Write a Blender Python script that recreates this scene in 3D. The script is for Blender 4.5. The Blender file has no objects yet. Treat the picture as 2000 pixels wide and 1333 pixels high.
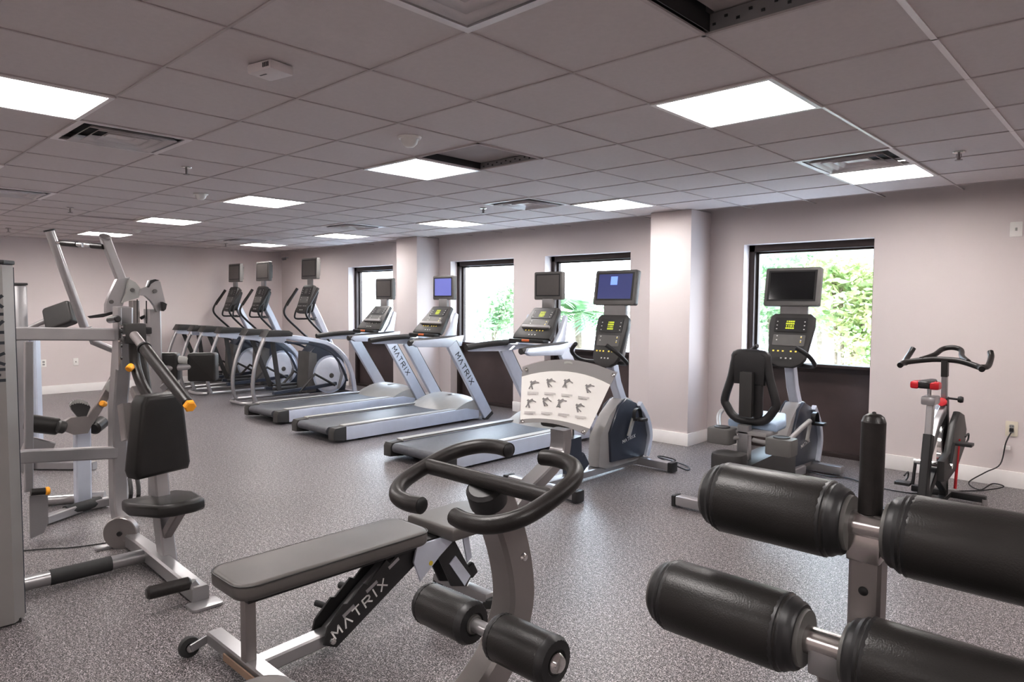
import bpy, bmesh, math, random
from mathutils import Vector as V, Matrix
random.seed(7)
C = bpy.context.scene.collection
PI = math.pi
# ---------------------------------------------------------------- camera model (2000x1333 frame)
F = 1338.265; YAW = -.7568; PITCH = -.0554; ROLL = .0051; T = .61; CZ = 2.4705 * T; H = (2.4705 + 1.6146) * T
def _ax():
    cy, sy, cp, sp = math.cos(YAW), math.sin(YAW), math.cos(PITCH), math.sin(PITCH)
    f = V((sy * cp, cy * cp, sp)); r = V((cy, -sy, 0)); u = r.cross(f)
    c, s = math.cos(ROLL), math.sin(ROLL)
    return c * r + s * u, -s * r + c * u, f
AR, AU, AF = _ax()
def ray(px, py): return AR * ((px - 1000) / F) - AU * ((py - 666.5) / F) + AF
CAM = V((0, 0, CZ))
def fl(px, py, z=0.): d = ray(px, py); return CAM + d * ((z - CZ) / d.z)
def atd(px, py, t): return CAM + ray(px, py) * t
def aty(px, py, y): d = ray(px, py); return CAM + d * (y / d.y)
def atx(px, py, x): d = ray(px, py); return CAM + d * (x / d.x)
cam = bpy.data.cameras.new('camera'); co = bpy.data.objects.new('camera', cam); C.objects.link(co)
cam.sensor_width = 36; cam.lens = F * 36 / 2000; cam.clip_start = .05; cam.clip_end = 300
m = Matrix((AR, AU, -AF)).transposed().to_4x4(); m.translation = CAM; co.matrix_world = m
bpy.context.scene.camera = co

# ---------------------------------------------------------------- materials
def mat(name, col, rough=.5, metal=0., var=.06, vscale=8., bump=0., bscale=200., emit=None, es=1., spec=.5, coat=0.):
    m = bpy.data.materials.new(name); m.use_nodes = True; nt = m.node_tree; b = nt.nodes['Principled BSDF']
    b.inputs['Roughness'].default_value = rough; b.inputs['Metallic'].default_value = metal
    b.inputs['Specular IOR Level'].default_value = spec; b.inputs['Coat Weight'].default_value = coat
    tc = nt.nodes.new('ShaderNodeTexCoord'); n = nt.nodes.new('ShaderNodeTexNoise'); n.inputs['Scale'].default_value = vscale
    n.inputs['Detail'].default_value = 4
    nt.links.new(tc.outputs['Object'], n.inputs['Vector'])
    r = nt.nodes.new('ShaderNodeValToRGB'); e = r.color_ramp.elements
    e[0].position = .3; e[1].position = .7
    e[0].color = (*[c * (1 - var) for c in col], 1); e[1].color = (*[min(1, c * (1 + var)) for c in col], 1)
    nt.links.new(n.outputs['Fac'], r.inputs['Fac']); nt.links.new(r.outputs['Color'], b.inputs['Base Color'])
    if bump:
        n2 = nt.nodes.new('ShaderNodeTexNoise'); n2.inputs['Scale'].default_value = bscale; nt.links.new(tc.outputs['Object'], n2.inputs['Vector'])
        bp = nt.nodes.new('ShaderNodeBump'); bp.inputs['Strength'].default_value = bump; bp.inputs['Distance'].default_value = .002
        nt.links.new(n2.outputs['Fac'], bp.inputs['Height']); nt.links.new(bp.outputs['Normal'], b.inputs['Normal'])
    if emit:
        b.inputs['Emission Color'].default_value = (*emit, 1); b.inputs['Emission Strength'].default_value = es
    return m
M = {
 'silver': mat('silver powder coat', (.42, .412, .418), .28, .75, .04),
 'silver_blue': mat('silver powder coat with window tint', (.60, .635, .72), .32, .35, .04),  # the silver coat again, bluish window reflection mixed into its colour
 'dark_silver': mat('dark silver enamel', (.31, .285, .28), .33, .65, .05),
 'chrome': mat('chrome', (.75, .74, .73), .14, 1., .03),
 'chrome_soft': mat('brushed steel', (.50, .47, .46), .22, .95, .05),
 'black': mat('black plastic', (.022, .021, .022), .42, 0, .15),
 'charcoal': mat('charcoal plastic', (.038, .036, .035), .45, 0, .1),
 'greyplastic': mat('grey plastic', (.13, .125, .12), .45, 0, .08),
 'midgrey': mat('mid grey plastic', (.27, .26, .26), .4, 0, .06),
 'lightgrey': mat('light grey plastic', (.38, .375, .36), .4, 0, .05),
 'vinyl': mat('black padded vinyl', (.020, .018, .017), .36, 0, .2, 5, .25, 350, spec=.45),
 'vinyl_grey': mat('grey padded vinyl', (.095, .086, .082), .40, 0, .1, 5, .2, 350),
 'vinyl_sky': mat('grey vinyl with sky tint', (.36, .46, .60), .4, 0, .08, 5, .1),  # grey seat vinyl, the sky's reflection coloured in as pale blue
 'foam': mat('black foam rubber', (.020, .017, .016), .36, 0, .2, 60, .2, 500, spec=.4),
 'rubber': mat('dark rubber', (.03, .03, .03), .6, 0, .2),
 'belt': mat('running belt', (.085, .088, .10), .45, 0, .12, 30, .2, 400),
 'disc': mat('pale silver plastic', (.86, .88, .94), .35, .0, .04),
 'navy': mat('dark blue grey plastic', (.035, .042, .06), .3, 0, .1),
 'yellow': mat('yellow rubber cap', (.85, .38, .03), .45, 0, .06),
 'orange': mat('orange red plastic', (.8, .22, .08), .45, 0, .06),
 'red': mat('red plastic', (.55, .02, .03), .35, 0, .08),
 'tower': mat('grey tower enamel', (.27, .255, .25), .42, .15, .03),
 'white': mat('white plastic', (.8, .78, .75), .4, 0, .03),
 'cream': mat('cream plastic', (.72, .66, .55), .4, 0, .03),
 'letter_dark': mat('dark lettering', (.03, .035, .045), .5),
 'letter_light': mat('light lettering', (.75, .75, .74), .4),
 'screen_off': mat('switched off screen glass', (.11, .10, .095), .3, 0, .03, spec=.6),
 'screen_dark': mat('black screen glass', (.012, .012, .013), .1, 0, .03, spec=.6),
 'screen_blue': mat('lit blue screen', (.05, .05, .1), .15, 0, .03, emit=(.10, .11, .30), es=1.),
 'screen_navy': mat('lit navy screen', (.02, .02, .05), .15, 0, .03, emit=(.035, .04, .10), es=1.),
 'screen_box': mat('bright blue menu box', (.1, .15, .4), .2, 0, .03, emit=(.14, .22, .62), es=1.),
 'led': mat('lit green display', (.1, .12, .01), .3, 0, .1, emit=(.42, .46, .04), es=.8),
 'led_yellow': mat('yellow key', (.6, .5, .1), .4, emit=(.55, .42, .08), es=.5),
 'key': mat('white key', (.6, .6, .58), .4),
 'bronze': mat('dark bronze aluminium', (.05, .036, .034), .4, .3, .08),
 'bronze_panel': mat('dark brown spandrel panel', (.085, .062, .06), .3, .1, .15, 3),
 'sticker': mat('yellow sticker', (.7, .55, .06), .5),
 'wood': mat('brown tape', (.25, .17, .12), .6),
}
def wall_mat():
    return mat('warm greige wall paint', (.67, .605, .595), .62, 0, .015, 1.2, .15, 120)
M['wall'] = wall_mat()
M['base'] = mat('white baseboard paint', (.86, .83, .81), .4, 0, .02)
M['tile'] = mat('mineral fibre ceiling tile', (.64, .585, .58), .9, 0, .02, 40, .3, 300)
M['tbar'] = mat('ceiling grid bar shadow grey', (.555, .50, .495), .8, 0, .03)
M['tbar_light'] = mat('ceiling grid bar tinted with window sheen', (.82, .77, .77), .35, .1, .03)  # same grid bars, window reflection put into a lighter colour
M['fixture'] = mat('white enamel fixture frame', (.8, .77, .76), .35, 0, .02)
M['vent'] = mat('grey white vent enamel', (.78, .73, .73), .4, 0, .03)
M['vent_dark'] = mat('dark duct', (.04, .04, .04), .7, 0, .05)
M['plenum'] = mat('plenum board', (.40, .36, .355), .9, 0, .05)
M['stucco'] = mat('pale stucco', (.8, .78, .76), .9, 0, .05, 3, .2)
M['paving'] = mat('pale concrete paving', (.75, .74, .72), .8, 0, .06, 3, .2)
M['bark'] = mat('grey bark', (.25, .2, .15), .9, 0, .3, 30, .4, 60)
def emis(name, col, s):
    m = bpy.data.materials.new(name); m.use_nodes = True; nt = m.node_tree; nt.nodes.clear()
    e = nt.nodes.new('ShaderNodeEmission'); o = nt.nodes.new('ShaderNodeOutputMaterial')
    n = nt.nodes.new('ShaderNodeTexNoise'); n.inputs['Scale'].default_value = 3
    mx = nt.nodes.new('ShaderNodeMix'); mx.data_type = 'RGBA'; mx.inputs['A'].default_value = (*col, 1); mx.inputs['B'].default_value = (*[c * .97 for c in col], 1)
    nt.links.new(n.outputs['Fac'], mx.inputs['Factor']); nt.links.new(mx.outputs['Result'], e.inputs['Color'])
    e.inputs['Strength'].default_value = s; nt.links.new(e.outputs[0], o.inputs[0]); return m
M['diffuser'] = emis('lit diffuser', (1., .955, .93), 17.)
def leafmat(name, c1, c2):
    m = bpy.data.materials.new(name); m.use_nodes = True; nt = m.node_tree; b = nt.nodes['Principled BSDF']
    n = nt.nodes.new('ShaderNodeTexNoise'); n.inputs['Scale'].default_value = 6; tc = nt.nodes.new('ShaderNodeTexCoord')
    nt.links.new(tc.outputs['Object'], n.inputs['Vector'])
    r = nt.nodes.new('ShaderNodeValToRGB'); r.color_ramp.elements[0].position = .35; r.color_ramp.elements[1].position = .62
    r.color_ramp.elements[0].color = (*c1, 1); r.color_ramp.elements[1].color = (*c2, 1)
    nt.links.new(n.outputs['Fac'], r.inputs['Fac']); nt.links.new(r.outputs['Color'], b.inputs['Base Color']); b.inputs['Roughness'].default_value = .6
    t = nt.nodes.new('ShaderNodeBsdfTranslucent'); nt.links.new(r.outputs['Color'], t.inputs['Color'])
    mx = nt.nodes.new('ShaderNodeMixShader'); mx.inputs[0].default_value = .35
    nt.links.new(b.outputs[0], mx.inputs[1]); nt.links.new(t.outputs[0], mx.inputs[2]); nt.links.new(mx.outputs[0], nt.nodes['Material Output'].inputs[0]); return m
M['leaf'] = leafmat('pale green foliage', (.18, .31, .16), (.46, .56, .34))
M['leaf2'] = leafmat('yellow green foliage', (.22, .34, .12), (.60, .60, .32))
M['frond'] = leafmat('palm frond green', (.10, .22, .09), (.26, .38, .18))
def glassmat():
    m = bpy.data.materials.new('window glass'); m.use_nodes = True; nt = m.node_tree; nt.nodes.clear(); o = nt.nodes.new('ShaderNodeOutputMaterial')
    t = nt.nodes.new('ShaderNodeBsdfTransparent'); g = nt.nodes.new('ShaderNodeBsdfGlossy'); g.inputs['Roughness'].default_value = .03
    n = nt.nodes.new('ShaderNodeTexNoise'); n.inputs['Scale'].default_value = 2; r = nt.nodes.new('ShaderNodeMapRange'); r.inputs['To Min'].default_value = .04; r.inputs['To Max'].default_value = .07
    nt.links.new(n.outputs['Fac'], r.inputs['Value'])
    mx = nt.nodes.new('ShaderNodeMixShader'); nt.links.new(r.outputs[0], mx.inputs[0]); nt.links.new(t.outputs[0], mx.inputs[1]); nt.links.new(g.outputs[0], mx.inputs[2]); nt.links.new(mx.outputs[0], o.inputs[0]); return m
M['glass'] = glassmat()
def clearmat():
    m = bpy.data.materials.new('clear acrylic'); m.use_nodes = True; nt = m.node_tree; nt.nodes.clear(); o = nt.nodes.new('ShaderNodeOutputMaterial')
    t = nt.nodes.new('ShaderNodeBsdfTransparent'); t.inputs[0].default_value = (.95, .93, .93, 1); g = nt.nodes.new('ShaderNodeBsdfGlossy'); g.inputs['Roughness'].default_value = .15
    f = nt.nodes.new('ShaderNodeFresnel'); mx = nt.nodes.new('ShaderNodeMixShader'); nt.links.new(f.outputs[0], mx.inputs[0]); nt.links.new(t.outputs[0], mx.inputs[1]); nt.links.new(g.outputs[0], mx.inputs[2]); nt.links.new(mx.outputs[0], o.inputs[0]); return m
M['acrylic'] = clearmat()
def floormat():
    m = bpy.data.materials.new('speckled rubber gym flooring'); m.use_nodes = True; nt = m.node_tree; b = nt.nodes['Principled BSDF']; L = nt.links.new
    tc = nt.nodes.new('ShaderNodeTexCoord')
    def ramp(src, stops):
        r = nt.nodes.new('ShaderNodeValToRGB'); e = r.color_ramp.elements
        while len(e) < len(stops): e.new(.5)
        for k, (p, c) in enumerate(stops): e[k].position = p; e[k].color = (*c, 1)
        L(src, r.inputs['Fac']); return r.outputs['Color']
    def noise(s, d=2):
        n = nt.nodes.new('ShaderNodeTexNoise'); n.inputs['Scale'].default_value = s; n.inputs['Detail'].default_value = d; L(tc.outputs['Object'], n.inputs['Vector']); return n.outputs['Fac']
    def mix0(a, b_):
        x = nt.nodes.new('ShaderNodeMix'); x.data_type = 'RGBA'; x.blend_type = 'MULTIPLY'; x.inputs['Factor'].default_value = 1.
        L(a, x.inputs['A']); L(b_, x.inputs['B']); return x.outputs['Result']
    base = ramp(noise(140, 3), [(.40, (.014, .013, .013)), (.5, (.085, .076, .077)), (.58, (.23, .21, .212))])
    sp1 = ramp(noise(210, 1), [(.58, (0, 0, 0)), (.64, (1, 1, 1))])
    sp2 = ramp(noise(110, 1), [(.64, (0, 0, 0)), (.69, (1, 1, 1))])
    big = mix0(ramp(noise(.8, 2), [(.3, (.92, .92, .92)), (.7, (1.08, 1.08, 1.08))]), ramp(noise(48, 2), [(.40, (.72, .72, .72)), (.60, (1.25, 1.24, 1.24))]))
    def mix(f, a, bcol, mode='MIX'):
        x = nt.nodes.new('ShaderNodeMix'); x.data_type = 'RGBA'; x.blend_type = mode
        if isinstance(f, float): x.inputs['Factor'].default_value = f
        else: L(f, x.inputs['Factor'])
        for s, v in (('A', a), ('B', bcol)):
            if isinstance(v, tuple): x.inputs[s].default_value = (*v, 1)
            else: L(v, x.inputs[s])
        return x.outputs['Result']
    c = mix(sp1, base, (.55, .51, .52)); c = mix(sp2, c, (.46, .43, .45)); c = mix(1., c, big, 'MULTIPLY')
    L(c, b.inputs['Base Color']); b.inputs['Roughness'].default_value = .36; b.inputs['Specular IOR Level'].default_value = .36
    bp = nt.nodes.new('ShaderNodeBump'); bp.inputs['Strength'].default_value = .25; bp.inputs['Distance'].default_value = .002
    L(noise(200, 2), bp.inputs['Height']); L(bp.outputs['Normal'], b.inputs['Normal']); return m
M['floor'] = floormat()

# ---------------------------------------------------------------- mesh building
class MB:
    def __init__(s): s.b = bmesh.new()
    def _add(s, o):
        me = bpy.data.meshes.new('t'); o.to_mesh(me); s.b.from_mesh(me); bpy.data.meshes.remove(me); o.free()
    def box(s, c, sz, rot=None, bev=.0, seg=2):
        o = bmesh.new(); bmesh.ops.create_cube(o, size=1)
        for v in o.verts: v.co = V((v.co.x * sz[0], v.co.y * sz[1], v.co.z * sz[2]))
        if bev: bmesh.ops.bevel(o, geom=o.edges[:], offset=min(bev, min(sz) * .45), segments=seg, affect='EDGES', profile=.6)
        mtx = Matrix.Translation(V(c))
        if rot is not None:
            mtx = mtx @ (rot.to_4x4() if isinstance(rot, Matrix) else Matrix.Rotation(rot[2], 4, 'Z') @ Matrix.Rotation(rot[1], 4, 'Y') @ Matrix.Rotation(rot[0], 4, 'X'))
        o.transform(mtx); s._add(o); return s
    def prism(s, poly, depth, org=(0, 0, 0), ex=(1, 0, 0), ey=(0, 1, 0), bev=0., seg=2, taper=1.):
        """poly in (ex,ey) plane, extruded along ex x ey, centred"""
        ex, ey = V(ex).normalized(), V(ey).normalized(); n = ex.cross(ey); org = V(org); o = bmesh.new()
        cx = sum(p[0] for p in poly) / len(poly); cy = sum(p[1] for p in poly) / len(poly)
        a = [o.verts.new(org + ex * p[0] + ey * p[1] - n * depth / 2) for p in poly]
        b = [o.verts.new(org + ex * (cx + (p[0] - cx) * taper) + ey * (cy + (p[1] - cy) * taper) + n * depth / 2) for p in poly]
        fa = o.faces.new(a[::-1]); fb = o.faces.new(b); k = len(poly)
        for i in range(k): o.faces.new((a[i], a[(i + 1) % k], b[(i + 1) % k], b[i]))
        bmesh.ops.recalc_face_normals(o, faces=o.faces[:])
        if bev:
            ed = list(set(fa.edges[:] + fb.edges[:])); bmesh.ops.bevel(o, geom=ed, offset=bev, segments=seg, affect='EDGES', profile=.6)
        s._add(o); return s
    def tube(s, pts, r, n=12, smooth=0, closed=False, sec=None, side=None, caps=True, radii=None):
        """round tube, or rectangular when sec=(width along side, height)"""
        pts = [V(p) for p in pts]
        if smooth:
            q = []; k = len(pts); rr = []
            rg = range(k if closed else k - 1)
            for i in rg:
                g = lambda j: pts[j % k] if closed else pts[max(0, min(k - 1, j))]
                p0, p1, p2, p3 = g(i - 1), g(i), g(i + 1), g(i + 2)
                for t in range(smooth):
                    u = t / smooth
                    q.append(.5 * ((2 * p1) + (p2 - p0) * u + (2 * p0 - 5 * p1 + 4 * p2 - p3) * u * u + (3 * p1 - p0 - 3 * p2 + p3) * u ** 3))
                    if radii: rr.append(radii[i] * (1 - u) + radii[min(i + 1, k - 1)] * u)
            if not closed:
                q.append(pts[-1])
                if radii: rr.append(radii[-1])
            pts = q
            if radii: radii = rr
        k = len(pts); tn = []
        for i in range(k):
            a = pts[(i - 1) % k] if closed or i else pts[0]; b = pts[(i + 1) % k] if closed or i < k - 1 else pts[-1]
            tn.append((b - a).normalized())
        if side is not None: sd = V(side)
        else:
            sd = V((0, 0, 1)) if abs(tn[0].z) < .9 else V((1, 0, 0))
        o = bmesh.new(); rings = []
        u = (sd - tn[0] * sd.dot(tn[0])).normalized()
        for i in range(k):
            if side is not None: u = (sd - tn[i] * sd.dot(tn[i])).normalized()
            else: u = (u - tn[i] * u.dot(tn[i])).normalized()
            w = tn[i].cross(u)
            R_ = radii[i] if radii else r
            sc = 1.
            if 0 < i < k - 1 or closed:
                cosn = max(.5, ((pts[i] - pts[(i - 1) % k]).normalized()).dot(tn[i])); sc = 1 / cosn
            ring = []
            if sec:
                f = R_ / r if radii else 1.; ch = min(sec) * .12
                a_, b_ = sec[0] / 2 * f, sec[1] / 2 * f
                prof = [(a_ - ch, b_), (a_, b_ - ch), (a_, -b_ + ch), (a_ - ch, -b_), (-a_ + ch, -b_), (-a_, -b_ + ch), (-a_, b_ - ch), (-a_ + ch, b_)]
                for x, y in prof: ring.append(o.verts.new(pts[i] + u * x + w * y * sc))
            else:
                for j in range(n):
                    a = 2 * PI * j / n; ring.append(o.verts.new(pts[i] + u * math.cos(a) * R_ + w * math.sin(a) * R_))
            rings.append(ring)
        n = len(rings[0])
        for i in range(k if closed else k - 1):
            A, B = rings[i], rings[(i + 1) % k]
            for j in range(n): o.faces.new((A[j], A[(j + 1) % n], B[(j + 1) % n], B[j]))
        if not closed and caps: o.faces.new(rings[0][::-1]); o.faces.new(rings[-1])
        bmesh.ops.recalc_face_normals(o, faces=o.faces[:]); s._add(o); return s
    def lathe(s, prof, org, axis, n=32, crinkle=0.):
        axis = V(axis).normalized(); org = V(org); t = V((0, 0, 1)) if abs(axis.z) < .9 else V((1, 0, 0)); u = axis.cross(t).normalized(); w = axis.cross(u)
        o = bmesh.new(); rings = []
        for r, h in prof:
            if r < 1e-5: rings.append([o.verts.new(org + axis * h)]); continue
            rings.append([o.verts.new(org + axis * h + (u * math.cos(2 * PI * j / n) + w * math.sin(2 * PI * j / n)) * r * (1 + (crinkle if j % 2 else -crinkle))) for j in range(n)])
        for A, B in zip(rings, rings[1:]):
            for j in range(n):
                if len(A) == 1 and len(B) == 1: continue
                if len(A) == 1: o.faces.new((A[0], B[j], B[(j + 1) % n]))
                elif len(B) == 1: o.faces.new((A[j], B[0], A[(j + 1) % n]))
                else: o.faces.new((A[j], B[j], B[(j + 1) % n], A[(j + 1) % n]))
        if len(rings[0]) > 1: o.faces.new(rings[0])
        if len(rings[-1]) > 1: o.faces.new(rings[-1][::-1])
        bmesh.ops.recalc_face_normals(o, faces=o.faces[:]); s._add(o); return s
    def cyl(s, a, b, r, r2=None, n=20, bev=.0):
        a, b = V(a), V(b); L = (b - a).length; r2 = r if r2 is None else r2; e = min(bev, r * .5, L * .4)
        p = [(0, 0), (r - e, 0), (r, e), (r2, L - e), (r2 - e, L), (0, L)] if e else [(0, 0), (r, 0), (r2, L), (0, L)]
        return s.lathe(p, a, b - a, n)
    def text(s, txt, org, ex, ey, h, gap=.35, w=.09, th=.0012, asp=.9):
        """stroke capitals, org = lower left of first letter"""
        G = {'M': [[(0, 0), (0, 1), (.5, .35), (1, 1), (1, 0)]], 'A': [[(0, 0), (.5, 1), (1, 0)]], 'T': [[(0, 1), (1, 1)], [(.5, 1), (.5, 0)]],
             'R': [[(0, .52), (0, 1), (.75, 1), (1, .85), (1, .62), (.75, .48), (0, .48)], [(0, .48), (0, 0)], [(.45, .48), (1, 0)]], 'I': [[(.5, 0), (.5, 1)]], 'X': [[(0, 0), (1, 1)], [(0, 1), (1, 0)]]}
        ex, ey = V(ex).normalized(), V(ey).normalized(); nn = ex.cross(ey); x = 0
        for ch in txt:
            wd = .35 if ch == 'I' else asp
            for st in G[ch]:
                for a, b in zip(st, st[1:]):
                    A = V(org) + ex * ((x + (a[0] * wd)) * h) + ey * a[1] * h; B = V(org) + ex * ((x + (b[0] * wd)) * h) + ey * b[1] * h
                    d = (B - A); L = d.length; d.normalize(); c = (A + B) / 2
                    R = Matrix((d, nn.cross(d), nn)).transposed(); s.box(c + nn * th / 2, (L + w * h * .8, w * h * 1.3, th), R)
            x += wd + gap
        return s
    def build(s, name, m, parent=None, world=False, smooth=40):
        if world and parent is not None:
            p = parent
            while p.parent: p = p.parent
            s.b.transform(Matrix.Translation(-p.location))
        me = bpy.data.meshes.new(name); s.b.to_mesh(me); s.b.free()
        for p in me.polygons: p.use_smooth = True
        me.set_sharp_from_angle(angle=math.radians(smooth)); me.materials.append(M[m] if isinstance(m, str) else m)
        o = bpy.data.objects.new(name, me); C.objects.link(o); o.parent = parent; return o
def pieces(name, m, parent, fns, world=False):
    for f in fns: b = MB(); f(b); b.build(name, m, parent, world)
def rr(w, h, r, n=5, cx=0, cy=0):
    o = []
    for sx, sy, a0 in ((1, 1, 0), (-1, 1, 90), (-1, -1, 180), (1, -1, 270)):
        for k in range(n + 1):
            a = math.radians(a0 + 90 * k / n); o.append((cx + sx * (w / 2 - r) + r * math.cos(a), cy + sy * (h / 2 - r) + r * math.sin(a)))
    return o
def thing(name, label, cat, loc=(0, 0, 0), rz=0, group=None):
    o = bpy.data.objects.new(name, None); C.objects.link(o); o.location = loc; o.rotation_euler = (0, 0, rz); o.empty_display_size = .1
    o['label'] = label; o['category'] = cat
    if group: o['group'] = group
    return o
def tag(o, label, cat, group=None, kind=None):
    o['label'] = label; o['category'] = cat
    if group: o['group'] = group
    if kind: o['kind'] = kind
    return o
def struct(o, label, cat):
    o['kind'] = 'structure'; o['label'] = label; o['category'] = cat; return o
def dup(root, loc, label, parent=None):
    def rec(o, p):
        c = o.copy(); C.objects.link(c); c.parent = p
        for ch in list(o.children): rec(ch, c)
        return c
    r = rec(root, None); r.location = loc; r['label'] = label; return r

# ================================================================ THE ROOM
WY = 6.93; WX = -12.98; X1 = 3.4; Y1 = -3.2
b = MB(); b.box(((WX + X1) / 2, (WY + Y1) / 2 + .1, -.05), (X1 - WX + .4, WY - Y1 + .6, .1))
struct(b.build('floor', 'floor'), 'grey speckled rubber gym floor', 'floor')
X0 = -4.0647; Y0 = 1.8503
def cell(i, j): return ((X0 - j - 1) * T, (Y0 + i) * T, (X0 - j) * T, (Y0 + i + 1) * T)
LIGHTS = [(i, j) for i in (-5, -1, 3, 7) for j in (-6, -2, 2, 6, 10, 14)]
VENTS = [(0, 3), (0, 8), (0, -2), (6, -2), (6, 3), (6, 8), (6, 13)]
OPEN = [(1, -3), (3, 1)]
LOOSE = [(2, 10), (5, 14)]
skip = set(LIGHTS + VENTS + OPEN)
b = MB(); bar = MB(); barl = MB()
i0, i1 = -9, 8; j0, j1 = -10, 17
for i in range(i0, i1 + 1):
    for j in range(j0, j1 + 1):
        if (i, j) in skip: continue
        x0, y0, x1, y1 = cell(i, j); x0 = max(x0, WX); x1 = min(x1, X1); y0 = max(y0, Y1); y1 = min(y1, WY)
        if x1 - x0 < .01 or y1 - y0 < .01: continue
        dz = 0 if (i, j) not in LOOSE else .012
        b.box(((x0 + x1) / 2, (y0 + y1) / 2, H + .012 + dz), (x1 - x0, y1 - y0, .02))
b.box(((WX + X1) / 2, (WY + Y1) / 2, H + .35), (X1 - WX + .4, WY - Y1 + .4, .04))
ceil = struct(b.build('ceiling', 'tile'), 'suspended ceiling of square mineral tiles', 'ceiling')
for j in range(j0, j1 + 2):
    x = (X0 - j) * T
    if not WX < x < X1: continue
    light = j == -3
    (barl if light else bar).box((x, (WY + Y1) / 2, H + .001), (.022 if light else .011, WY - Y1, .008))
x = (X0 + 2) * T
barl.box((x, (Y0 + 5) * T, H - .003), (.016, 2 * T, .008))  # bright stretch of this bar, its sheen set as lighter colour
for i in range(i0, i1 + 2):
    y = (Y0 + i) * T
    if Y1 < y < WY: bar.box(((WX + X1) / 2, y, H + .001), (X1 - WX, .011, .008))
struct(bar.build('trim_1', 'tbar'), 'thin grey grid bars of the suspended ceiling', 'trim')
struct(barl.build('trim_2', 'tbar_light'), 'lighter ceiling grid bar tinted with window sheen', 'trim')

WIN = [(-10.58, -9.27), (-7.83, -6.52), (-5.95, -4.61), (-3.2, -1.945)]
HEAD = 2.13; SILL = .90
b = MB(); xs = [WX - .2]
for a, c in WIN: xs += [a, c]
xs.append(X1 + .2)
for k in range(0, len(xs), 2): b.box(((xs[k] + xs[k + 1]) / 2, WY + .13, H / 2 + .15), (xs[k + 1] - xs[k], .26, H + .3))
for a, c in WIN: b.box(((a + c) / 2, WY + .13, (HEAD + H + .3) / 2), (c - a, .26, H + .3 - HEAD))
struct(b.build('wall_right', 'wall'), 'greige painted wall with four window openings', 'wall')
for nm, c, s, lb in (('wall_left', (WX - .1, (WY + Y1) / 2, H / 2 + .15), (.2, WY - Y1, H + .3), 'greige painted far end wall'),
                     ('wall_front', (X1 + .1, (WY + Y1) / 2, H / 2 + .15), (.2, WY - Y1, H + .3), 'greige painted near end wall'),
                     ('wall_rear', ((WX + X1) / 2, Y1 - .1, H / 2 + .15), (X1 - WX + .4, .2, H + .3), 'greige painted wall behind the viewer')):
    struct(MB().box(c, s).build(nm, 'wall'), lb, 'wall')
PIL = [(-4.07, -3.58, 6.5), (-8.6, -8.1, 6.5)]
for k, (a, c, y) in enumerate(PIL):
    o = MB().box(((a + c) / 2, (y + WY) / 2, H / 2), (c - a, WY - y, H), bev=.004).build('pillar', 'wall')
    struct(o, ['greige square pillar between the third and fourth windows', 'greige square pillar between the first and second windows'][k], 'pillar')
def bb(b, x0, y0, x1, y1):
    h = .135; dx, dy = x1 - x0, y1 - y0
    b.box(((x0 + x1) / 2, (y0 + y1) / 2, h / 2), (max(abs(dx), .014), max(abs(dy), .014), h), bev=.004)
b = MB(); g = .007; segs = [(WX, WIN[0][0]), (WIN[0][1], PIL[1][0]), (PIL[1][1], WIN[1][0]), (WIN[1][1], WIN[2][0]), (WIN[2][1], PIL[0][0]), (PIL[0][1], WIN[3][0]), (WIN[3][1], X1)]
for a, c in segs: bb(b, a, WY - g, c, WY - g)
for a, c, y in PIL:
    bb(b, a - .014, y - g, c + .014, y - g); bb(b, a - g, y, a - g, WY); bb(b, c + g, y, c + g, WY)
struct(b.build('baseboard_right', 'base'), 'white baseboard along the window wall', 'baseboard')
b = MB(); bb(b, WX + g, Y1, WX + g, WY); struct(b.build('baseboard_left', 'base'), 'white baseboard along the far end wall', 'baseboard')
b = MB(); bb(b, WX, Y1 + g, X1, Y1 + g); struct(b.build('baseboard_rear', 'base'), 'white baseboard behind the viewer', 'baseboard')
b = MB(); bb(b, X1 - g, Y1, X1 - g, WY); struct(b.build('baseboard_front', 'base'), 'white baseboard of the near end wall', 'baseboard')
for k, (a, c) in enumerate(WIN):
    y = WY + .19; w = c - a; cx = (a + c) / 2; b = MB()
    b.box((a + .03, y, HEAD / 2), (.06, .12, HEAD), bev=.003); b.box((c - .02, y, HEAD / 2), (.04, .12, HEAD), bev=.003)
    b.box((cx, y, HEAD - .035), (w, .12, .07), bev=.003); b.box((cx, y, SILL - .03), (w, .10, .07), bev=.003); b.box((cx, y, .02), (w, .12, .04), bev=.003)
    b.box((a + .075, y + .02, (HEAD + SILL) / 2), (.02, .05, HEAD - SILL - .05)); b.box((cx, y + .02, HEAD - .08), (w - .1, .05, .02))
    o = struct(b.build('window_%d' % (k + 1), 'bronze'), 'dark bronze framed window, %s' % ['partly hidden behind the farthest treadmill', 'just right of the far pillar', 'just left of the near pillar', 'behind the recumbent bike'][k], 'window')
    MB().box((cx, y + .02, (HEAD + SILL) / 2), (w - .08, .006, HEAD - SILL - .06)).build('pane', 'glass', o)
    MB().box((cx, y + .01, SILL / 2 - .01), (w - .08, .02, SILL - .02)).build('lower_panel', 'bronze_panel', o)
    MB().box((cx, WY + .10, SILL + .004), (w - .002, .11, .03), bev=.004).build('sill', 'bronze', o)

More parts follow.
